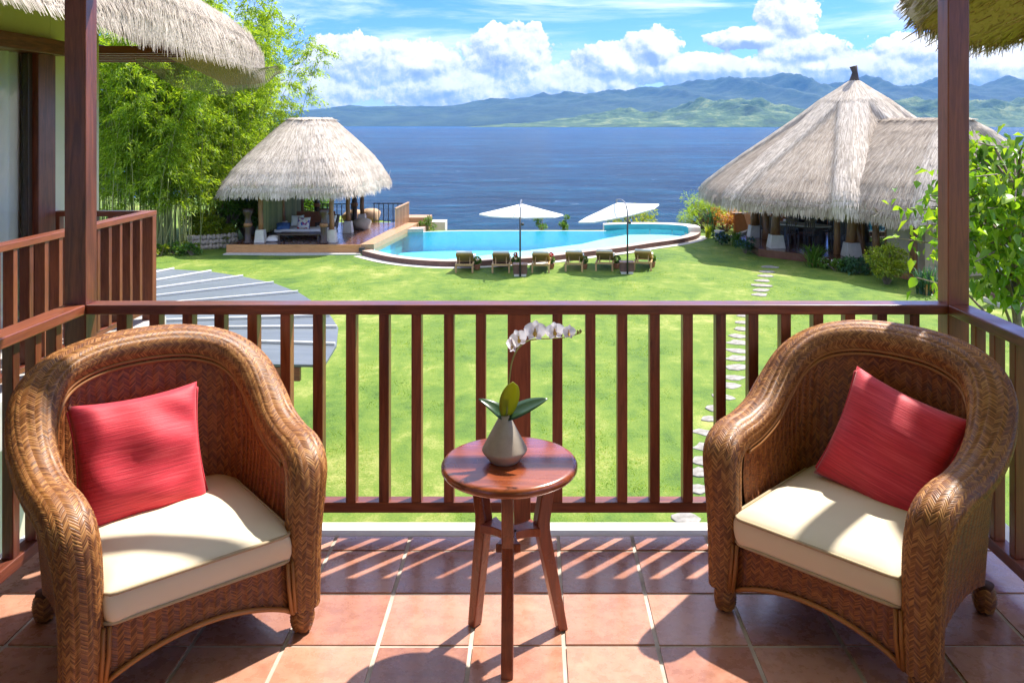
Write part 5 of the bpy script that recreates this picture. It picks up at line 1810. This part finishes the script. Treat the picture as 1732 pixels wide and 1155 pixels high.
def make_leafy_tree():
    rng = np.random.default_rng(77)
    bx, by = 5.45, 9.2
    t = thing('broadleaf_tree', 'small tree with large drooping bright green leaves behind the right post', 'tree', (bx, by, G))
    tr = MB()
    H = EYE - G
    tr.tube([(0, 0, 0), (0.05, 0.05, 2.0), (-0.1, 0, 3.4), (-0.13, 0.05, 4.3), (-0.05, 0.0, 5.0)], [.07, .055, .045, .03, .012], 8).build('trunk', 'bark', t, True)
    # leaf mesh: ovate, folded along the midrib, curled down
    me_list = []
    for v in range(3):
        n = 7
        vs, fs = [], []
        for i, q in enumerate(np.linspace(0, 1, n)):
            w = 0.36 * math.sin(math.pi * q ** 0.8) ** 0.85 if 0 < q < 1 else 0.0
            z = -0.25 * q ** 2 * (0.7 + .3 * v)
            for s in (-1, 0, 1):
                vs.append((s * w, q, z + (0.10 if s else 0) * w / 0.36 * (1 + 0.2 * v)))
        for i in range(n - 1):
            for s in range(2):
                a = i * 3 + s; fs.append((a, a + 1, a + 4, a + 3))
        m = MB().add(vs, fs).mesh('leaf', True); m.materials.append(MATS['big_leaf']); me_list.append(m)
    count = 0
    br = MB()
    ends = []
    for k in range(64):
        z0 = rng.uniform(2.9, 5.3)
        if k < 22: tx = rng.uniform(-1.25, -0.3)
        else: tx = rng.uniform(-0.75, 0.75)
        tz = rng.uniform(3.25, 5.45)
        if tx < -0.85: tz = rng.uniform(4.05, 4.65)
        elif tx < -0.45: tz = rng.uniform(3.5, 5.0)
        ty = rng.uniform(-0.9, 0.9)
        z0 = min(tz - 0.1, 5.0) * rng.uniform(.85, .98)
        p0 = np.array([-0.08, 0.02, z0]); p1 = np.array([tx, ty, tz])
        mid = (p0 + p1) / 2 + np.array([0, 0, 0.22])
        br.tube([tuple(p0), tuple(mid), tuple(p1)], [.02, .013, .006], 5, False)
        ends.append((p0, mid, p1))
    br.build('branches', 'bark', t, True)
    for p0, mid, p1 in ends:
        for j in range(4 if count < 150 else 5):
            if count >= 292: break
            q = 1.0 - 0.17 * j
            p = mid * (1 - (2 * q - 1)) + p1 * (2 * q - 1) if q > .5 else mid
            a = rng.uniform(0, 2 * np.pi)
            d = Vector((math.cos(a), math.sin(a), rng.uniform(-1.5, 0.2))).normalized()
            o = link('leaf', me_list[count % 3], None, t)
            o.location = tuple(p)
            o.rotation_euler = d.to_track_quat('Y', 'Z').to_euler()
            o.rotation_euler.rotate_axis('Y', rng.normal(0, .5))
            s = rng.uniform(.12, .215); o.scale = (s, s, s)
            count += 1
    n = 1500
    k = rng.integers(0, len(ends), n)
    q = rng.random((n, 1))
    pts = np.array([ends[a][1] for a in k]) * (1 - q) + np.array([ends[a][2] for a in k]) * q + rng.normal(0, .13, (n, 3))
    o = link('small_leaves', leaf_mesh('small_leaves', pts, rng.normal(0, 1, (n, 3)) + np.array([0, 0, -.5]), rng.uniform(.07, .16, n), 0.62, droop=.35), 'big_leaf_small', t)
    struct(o, 'stuff')


make_leafy_tree()


# ------------------------------------------------------------------ rattan armchairs
def make_armchair():
    t = thing('rattan_armchair', '', 'armchair', (0, 0, 0), 0, 'rattan armchairs on the balcony')
    half = [((-.325, .285, .085), (-1, 0, 0), .054, .044), ((-.327, .286, .30), (-1, 0, 0), .056, .047), ((-.335, .284, .45), (-1, 0, 0), .061, .052), ((-.348, .262, .535), (-1, 0, .1), .066, .054),
            ((-.360, .19, .572), (-1, 0, .1), .068, .051), ((-.370, .07, .580), (-1, 0, .1), .067, .048), ((-.378, -.06, .610), (-1, -.05, .1), .067, .049), ((-.378, -.165, .675), (-1, -.25, .1), .070, .051),
            ((-.352, -.265, .765), (-.88, -.55, .1), .075, .054), ((-.285, -.345, .826), (-.65, -.8, .12), .076, .056), ((-.16, -.392, .862), (-.3, -1, .15), .077, .057), ((0, -.405, .872), (0, -1, .15), .078, .058)]
    full = [np.r_[p, a, ra, rb] for p, a, ra, rb in half]
    for p, a, ra, rb in half[-2::-1]:
        full.append(np.r_[[-p[0], p[1], p[2]], [-a[0], a[1], a[2]], ra, rb])
    C = catmull(full, 400)
    C, length = arclen(C, 241)
    P = C[:, :3]; A = C[:, 3:6]; ra, rb = C[:, 6], C[:, 7]
    Tg = unit(np.gradient(P, axis=0))
    A = unit(A - (A * Tg).sum(1, keepdims=True) * Tg)
    Bv = np.cross(Tg, A)
    # make B point up/forward consistently
    nu = 49
    ang = np.linspace(0, 2 * np.pi, nu)
    ca, sa = np.cos(ang), np.sin(ang)
    sq = lambda c: np.sign(c) * np.abs(c) ** 0.85
    tab = P[None] + A[None] * (sq(ca)[:, None] * ra[None])[..., None] + Bv[None] * (sq(sa)[:, None] * rb[None])[..., None]
    mb = MB(); mb.grid(tab * 1.0)
    rim = mb.build('rolled_rim', 'rattan_under', t, True)
    # outward normal sign
    du = tab[1, 100] - tab[0, 100]; dv = tab[0, 101] - tab[0, 100]
    sgn = 1.0 if np.dot(np.cross(du, dv), tab[0, 100] - P[100]) > 0 else -1.0
    V, F = herringbone(tab, 26, int(length / 0.0060), 2.3, 0.0032, True, sgn)
    struct(link('rim_weave', np_mesh('rim_weave', V, F, True), 'rattan_light', t), 'stuff')

    # inner shell
    lo, hi = 44, 241 - 44
    seg = np.arange(lo, hi)
    top = P[seg] - A[seg] * ra[seg][:, None] * 0.80 - np.abs(Bv[seg]) * 0 + np.array([0, 0, -0.012])
    bot = top.copy()
    bot[:, 0] = np.clip(top[:, 0] * 0.93, -.285, .285)
    bot[:, 1] = np.where(top[:, 1] < 0, top[:, 1] * 0.80, top[:, 1])
    bot[:, 2] = 0.235
    rows = []
    for q in np.linspace(0, 1, 20):
        r_ = top * (1 - q) + bot * q
        bulge = np.sin(np.pi * q) * 0.018
        r_ = r_ + A[seg] * bulge
        rows.append(r_)
    tin = np.stack(rows, 1)          # (along, down, 3)
    mb = MB(); mb.grid(tin); mb.build('inner_shell', 'rattan_under', t, True)
    # normals must face the sitter
    i0 = len(seg) // 2
    nn = np.cross(tin[i0 + 1, 9] - tin[i0, 9], tin[i0, 10] - tin[i0, 9])
    sg = 1.0 if nn[1] > 0 else -1.0
    ln_in = np.linalg.norm(np.diff(tin[:, 8], axis=0), axis=1).sum()
    V, F = herringbone(tin, int(ln_in / 0.0175), 80, 2.2, 0.0034, False, sg)
    struct(link('inner_weave', np_mesh('inner_weave', V, F, True), 'rattan_dark', t), 'stuff')
    # twin beads round the inner edge
    for off, nm in ((0.012, 'bead'), (0.028, 'bead')):
        pts = top + (bot - top) * (off / np.maximum(np.linalg.norm(bot - top, axis=1), .05))[:, None] - A[seg] * 0.008
        MB().tube([tuple(p) for p in pts[::2]], 0.0062, 7).build(nm, 'rattan_light', t, True)

    # outer shell: sides and back down to an arched hem
    lo, hi = 14, 241 - 14
    seg = np.arange(lo, hi)
    top = P[seg] + A[seg] * ra[seg][:, None] * 0.45 - np.array([0, 0, 1.0]) * 0.02
    m = np.maximum(np.abs(P[seg, 0]) / 0.335, np.abs(P[seg, 1] + 0.02) / 0.325)
    k = (np.abs(P[seg, 0] / 0.335) ** 8 + np.abs((P[seg, 1] + 0.02) / 0.320) ** 8) ** (1 / 8)
    bot = np.stack([P[seg, 0] / k, (P[seg, 1] + .02) / k - .02, np.zeros(len(seg))], 1)
    # arch height from the distance to the nearest corner
    dx = np.abs(np.abs(bot[:, 0]) - .32); dy = np.minimum(np.abs(bot[:, 1] - .28), np.abs(bot[:, 1] + .33))
    side = np.abs(bot[:, 0]) > .30
    q = np.where(side, np.clip(dy / .30, 0, 1), np.clip(dx / .32, 0, 1))
    bot[:, 2] = 0.085 + 0.085 * np.sin(q * np.pi / 2) ** 0.8
    rows = []
    for q in np.linspace(0, 1, 22):
        r_ = top * (1 - q ** 0.8) + bot * q ** 0.8
        r_[:, 2] = top[:, 2] * (1 - q) + bot[:, 2] * q
        rows.append(r_)
    tout = np.stack(rows, 1)
    mb = MB(); mb.grid(tout); mb.build('outer_shell', 'rattan_under', t, True)
    i0 = len(seg) // 2
    nn = np.cross(tout[i0 + 1, 9] - tout[i0, 9], tout[i0, 10] - tout[i0, 9])
    sg = 1.0 if nn[1] < 0 else -1.0
    ln_o = np.linalg.norm(np.diff(tout[:, 8], axis=0), axis=1).sum()
    V, F = herringbone(tout, int(ln_o / 0.0175), 88, 2.2, 0.0034, False, sg)
    struct(link('outer_weave', np_mesh('outer_weave', V, F, True), 'rattan_dark', t), 'stuff')
    # front apron
    xs = np.linspace(-.285, .285, 60)
    zt = 0.262
    zb = 0.088 + 0.085 * np.cos(xs / .285 * np.pi / 2) ** 0.75
    ap = np.stack([np.stack([xs, .300 + .012 * np.cos(xs / .285 * np.pi / 2) - .01 * (1 - w), zt + (zb - zt) * w], 1) for w in np.linspace(0, 1, 12)], 1)
    MB().grid(ap).build('apron', 'rattan_under', t, True)
    nn = np.cross(ap[31, 5] - ap[30, 5], ap[30, 6] - ap[30, 5])
    V, F = herringbone(ap, 34, 22, 2.2, 0.0034, False, 1.0 if nn[1] > 0 else -1.0)
    struct(link('apron_weave', np_mesh('apron_weave', V, F, True), 'rattan_dark', t), 'stuff')
    MB().tube([(x, .312 + .012 * math.cos(x / .285 * math.pi / 2), z - .002) for x, z in zip(xs[::3], zb[::3])], 0.008, 7).build('hem_bead', 'rattan_light', t, True)
    for s in (-1, 1):
        for q, dxx in enumerate((0.0, 0.016)):
            MB().tube([(s * (.276 - dxx), .318, .26), (s * (.279 - dxx), .322, .18), (s * (.284 - dxx * .7), .322, .095)], .0065, 6).build('bead', 'rattan_light', t, True)
    MB().box((-.29, -.31, .215), (.29, .295, .258)).build('seat_deck', 'rattan_under', t)
    prof = [(.018, 0), (.027, .006), (.035, .03), (.037, .05), (.033, .075), (.026, .088), (.030, .098)]
    for x, y in ((-.325, .285), (.325, .285), (-.315, -.325), (.315, -.325)):
        f = MB().lathe(prof, 18, (x, y, 0)).build('foot', 'rattan_under', t, True)
        ft = np.zeros((37, 24, 3))
        zz = np.linspace(.006, .09, 24); rr = np.interp(zz, [p[1] for p in prof], [p[0] for p in prof])
        for i in range(37):
            a = 2 * np.pi * i / 36
            ft[i] = np.stack([x + rr * np.cos(a), y + rr * np.sin(a), zz], 1)
        V, F = herringbone(ft, 10, 10, 1.6, 0.004, True, 1.0)
        struct(link('foot_weave', np_mesh('foot_weave', V, F, True), 'rattan_light', f), 'stuff')
    return t


def superellipse(n, a, b, e):
    th = np.linspace(0, 2 * np.pi, n, endpoint=False)
    return np.sign(np.cos(th)) * np.abs(np.cos(th)) ** (2 / e) * a, np.sign(np.sin(th)) * np.abs(np.sin(th)) ** (2 / e) * b


def make_seat_cushion():
    t = thing('seat_cushion', '', 'seat cushion', (0, 0, 0), 0, 'cream cushions on the rattan chairs')
    n = 96
    ex, ey = superellipse(n, 1, 1, 13)
    cxv, cyv = 0.0, 0.012
    hx, hy = .288, .318
    lv = []
    for s, z in ((0.02, .392), (.3, .391), (.6, .386), (.82, .378), (.94, .366), (.985, .357), (1.0, .352), (1.018, .335), (1.022, .310), (1.016, .285), (1.0, .268), (.97, .262), (.5, .260), (0.02, .260)):
        wob = 0.0035 * np.sin(np.linspace(0, 2 * np.pi, n, endpoint=False) * 5 + z * 30) * (s > .9)
        lv.append(np.stack([cxv + ex * (hx * s + wob), cyv + ey * (hy * s + wob), np.full(n, z)], 1))
    mb = MB(); mb.grid(np.stack(lv), True)
    mb.f.append(tuple(range(n))[::-1]); mb.f.append(tuple((len(lv) - 1) * n + k for k in range(n)))
    mb.build('cover', 'cushion_cream', t, True)
    for z, s in ((.353, 1.006), (.268, 1.004)):
        x, y = ex * hx * s + cxv, ey * hy * s + cyv
        pts = [(a, b, z + .002 * math.sin(k * .31)) for k, (a, b) in enumerate(zip(x, y))]
        pts = arclen(np.array(pts + pts[:1]), 140)[0]
        MB().tube([tuple(p) for p in pts], .0058, 6, False).build('piping', 'piping_cream', t, True)
    return t


ch = make_armchair()
ch.scale = (1.025, 1.02, 1.0)
cu = make_seat_cushion()
loc_l, rz_l = (-1.226, 2.80, 0), math.atan2(.64, .77)
loc_r, rz_r = (1.110, 2.885, 0), math.atan2(-.70, .715)
# chair front is local +y; turn it so that it faces into the balcony
ch.location = loc_l; ch.rotation_euler.z = rz_l + math.pi
ch['label'] = 'honey brown woven rattan armchair at left in front of the side railing'
cu.location = loc_l; cu.rotation_euler.z = ch.rotation_euler.z
cu['label'] = 'cream seat cushion with piping on the left rattan armchair'
c2 = copy_tree(ch); c2.location = loc_r; c2.rotation_euler.z = rz_r + math.pi
c2['label'] = 'honey brown woven rattan armchair at right in front of the corner post'
k2 = copy_tree(cu); k2.location = loc_r; k2.rotation_euler.z = rz_r + math.pi
k2['label'] = 'cream seat cushion with piping on the right rattan armchair'


def red_pillow(loc, rz, lean, roll, label):
    t = thing('red_pillow', label, 'pillow', loc, 0, 'red pillows on the rattan chairs')
    o = link('cover', pillow_mesh('red_pillow', .43, .43, .078, 30, .085), 'red_fabric', t)
    M = Matrix.Rotation(rz, 4, 'Z') @ Matrix.Rotation(R(90 - lean), 4, 'X') @ Matrix.Rotation(roll, 4, 'Z')
    o.matrix_basis = M
    # seam cord round the edge
    u = np.linspace(-1, 1, 26); pts = []
    pin = .085
    for a, b in [(q, -1.0) for q in u] + [(1.0, q) for q in u] + [(-q, 1.0) for q in u] + [(-1.0, -q) for q in u]:
        k = 1 - pin * (1 - b * b) * abs(a) ** 1.5; l = 1 - pin * (1 - a * a) * abs(b) ** 1.5
        pts.append((a * .215 * k, b * .1935 * l, 0))
    e = MB().tube(pts, .0034, 6, False).build('seam', 'red_fabric', o, True)
    return t


def chair_pt(loc, rz, x, y, z):
    c, s = math.cos(rz), math.sin(rz)
    return (loc[0] + c * x - s * y, loc[1] + s * x + c * y, z)


rl = rz_l + math.pi; rr_ = rz_r + math.pi
red_pillow(chair_pt(loc_l, rl, 0.06, -.165, .545), rl + math.pi, 20, R(0), 'red slubbed square pillow leaning in the left rattan armchair')
red_pillow(chair_pt(loc_r, rr_, -0.06, -.165, .545), rr_ + math.pi, 20, R(-14), 'red slubbed square pillow tilted in the right rattan armchair')


# ------------------------------------------------------------------ side table, vase, orchid
def make_table():
    c = (-.084, 2.722)
    t = thing('side_table', 'round polished reddish wooden side table between the armchairs', 'side table', (c[0], c[1], 0))
    MB().lathe([(.02, .566), (.205, .566), (.218, .569), (.2235, .577), (.2235, .588), (.218, .596), (.205, .599), (.02, .5995)], 72).build('tabletop', 'table_wood', t, True)
    feet = [(-.206 - c[0], 2.823 - c[1]), (-.086 - c[0], 2.551 - c[1]), (.09 - c[0], 2.80 - c[1])]
    for fx, fy in feet:
        r = math.hypot(fx, fy); d = Vector((fx / r, fy / r, 0)); s = Vector((-d.y, d.x, 0))
        prof = [(r + .0, 0.0, .032), (.118, .345, .046), (.116, .38, .048), (.150, .566, .044)]
        vs, fs = [], []
        for rad, z, wd in prof:
            for a, b in ((-1, -1), (1, -1), (1, 1), (-1, 1)):
                vs.append(d * (rad + b * wd / 2) + s * (a * .019) + Vector((0, 0, z)))
        for i in range(len(prof) - 1):
            for k in range(4):
                a, b = i * 4 + k, i * 4 + (k + 1) % 4
                fs.append((a, b, b + 4, a + 4))
        fs.append((3, 2, 1, 0)); n = len(prof) * 4; fs.append((n - 4, n - 3, n - 2, n - 1))
        MB().add(vs, fs).build('leg', 'table_leg_wood', t, False, 0.004)
        st = []
        for q in np.linspace(0, 1, 7):
            w = .022 + .018 * (abs(q - .35) / .65) ** 2
            st.append((q * .096, w))
        vs, fs = [], []
        for a, w in st:
            p = d * a
            vs += [p - s * w + Vector((0, 0, .345)), p + s * w + Vector((0, 0, .345)), p + s * w + Vector((0, 0, .372)), p - s * w + Vector((0, 0, .372))]
        for i in range(len(st) - 1):
            for k in range(4):
                a, b = i * 4 + k, i * 4 + (k + 1) % 4
                fs.append((a, b, b + 4, a + 4))
        fs.append((3, 2, 1, 0)); n = len(st) * 4; fs.append((n - 4, n - 3, n - 2, n - 1))
        MB().add(vs, fs).build('stretcher', 'table_leg_wood', t, False, 0.002)


make_table()


def make_orchid():
    vx, vy, vz = -.100, 2.715, .600
    v = thing('clay_vase', 'matt taupe conical clay vase on the side table', 'vase', (vx, vy, vz))
    MB().lathe([(.02, 0), (.044, 0), (.048, .003), (.071, .032), (.074, .038), (.073, .043), (.017, .148), (.014, .151), (.010, .148), (.010, .12)], 48).build('body', 'vase_clay', v, True)
    o = thing('orchid', 'white orchid spray with lime and dark leaves in the clay vase', 'orchid', (vx, vy, vz + .146))

    def w(px, py, d=vy):      # point in the vertical plane of the stem, local coordinates
        return ((px - VX) * d / F_PX - vx, d - vy, EYE - (py - VY) * d / F_PX - (vz + .146))
    stem = catmull([w(855, 714), w(858, 690), (w(861, 645)), w(866, 612), w(876, 590), w(892, 577), w(912, 573), w(940, 572), w(962, 569), w(982, 563)], 40)
    MB().tube([tuple(p) for p in stem], list(np.linspace(.0036, .0020, 40)), 6).build('stem', 'stem_green', o, True)
    for k in (36, 38, 39):
        MB().lathe([(.001, -.007), (.004, -.003), (.0045, .002), (.001, .008)], 8, tuple(stem[k] + np.array([0, 0, .006]))).build('bud', 'stem_green', o, True)

    def leaf(L, W, base, d, up, curl, m, fold=.25, blunt=.75):
        d = Vector(d).normalized(); s = d.cross(Vector(up)).normalized(); u = s.cross(d)
        n = 12; vs, fs = [], []
        for q in np.linspace(0, 1, n):
            wd = W / 2 * math.sin(math.pi * min(1, .06 + q * .94) ** blunt) ** (.7 if blunt < 1 else .5) if q < 1 else .0005
            c = Vector(base) + d * (L * q) - u * (curl * L * q * q)
            for a in (-1, -.5, 0, .5, 1):
                vs.append(c + s * (a * wd) + u * (abs(a) * wd * fold))
        for i in range(n - 1):
            for k in range(4):
                a = i * 5 + k; fs.append((a, a + 1, a + 6, a + 5))
        ob = MB().add(vs, fs).build('leaf', m, o, True)
        so = ob.modifiers.new('thick', 'SOLIDIFY'); so.thickness = .002
    leaf(.128, .064, (0.002, 0, -.004), (.12, .02, 1), (0.30, -1, -.05), -.30, 'orchid_leaf_lime', .42, 1.15)
    leaf(.150, .062, (0.006, 0, -.004), (1, -.15, .62), (-.5, -.5, .8), .12, 'orchid_leaf_dark', .2)
    leaf(.090, .045, (-.004, 0, -.004), (-.55, -.35, 1), (.6, -.5, .4), .55, 'orchid_leaf_dark', .35)
    mb = MB(); rng = np.random.default_rng(4)
    for k in range(9):
        a = rng.uniform(-2.6, -0.5)
        mb.tube([(0, 0, .0), (.014 * math.cos(a), .014 * math.sin(a), -.004), (.024 * math.cos(a + .2), .024 * math.sin(a + .2), -.025 - .02 * rng.random()), (.026 * math.cos(a + .4), .03 * math.sin(a + .3), -.045)], .0012, 5)
    mb.build('roots', 'root', o, True)

    def petal(L, W, cup=.2):
        n = 8; vs, fs = [], []
        for q in np.linspace(0, 1, n):
            wd = W / 2 * math.sin(math.pi * (.08 + .92 * q) ** .9) ** .6 if q < 1 else W * .1
            for a in (-1, -.5, 0, .5, 1):
                vs.append((a * wd, q * L, cup * L * (q * q * .5) - cup * L * .5 * a * a * .5))
        for i in range(n - 1):
            for k in range(4):
                a = i * 5 + k; fs.append((a, a + 1, a + 6, a + 5))
        return vs, fs

    def flower(c, face, roll, s):
        f = bpy.data.objects.new('flower', None)
        mb = MB()
        q0 = Vector(face).normalized().to_track_quat('Z', 'Y').to_matrix()
        rot = q0 @ Matrix.Rotation(roll, 3, 'Z')
        for ang, L, W in ((0, .030, .026), (75, .034, .040), (-75, .034, .040), (140, .028, .022), (-140, .028, .022)):
            vs, fs = petal(L * s, W * s)
            m = rot @ Matrix.Rotation(R(ang), 3, 'Z')
            off = .001 * (abs(ang) == 75)
            mb.add([m @ Vector((x, y, z + off)) for x, y, z in vs], fs)
        bpy.data.objects.remove(f)
        fo = mb.build('flower', 'petal', o, True); fo.location = c
        lb = MB()
        vs, fs = petal(.016 * s, .013 * s, .8)
        m = rot @ Matrix.Rotation(R(180), 3, 'Z')
        lb.add([m @ Vector((x, y, z + .003)) for x, y, z in vs], fs)
        lb.lathe([(.001, 0), (.003 * s, .004), (.001, .009)], 8)
        lb.build('lip', 'petal_lip', fo, True)
    for px, py, face, roll, s in ((866, 584, (-.9, -.6, -.1), .2, .9), (877, 573, (-.4, -1, .3), .5, 1.0), (905, 560, (.25, -1, .15), -.1, 1.15), (938, 560, (.2, -1, .05), .1, 1.0), (962, 562, (.6, -.9, .1), -.2, .8)):
        flower(w(px, py, vy - .015), face, roll, s)


make_orchid()
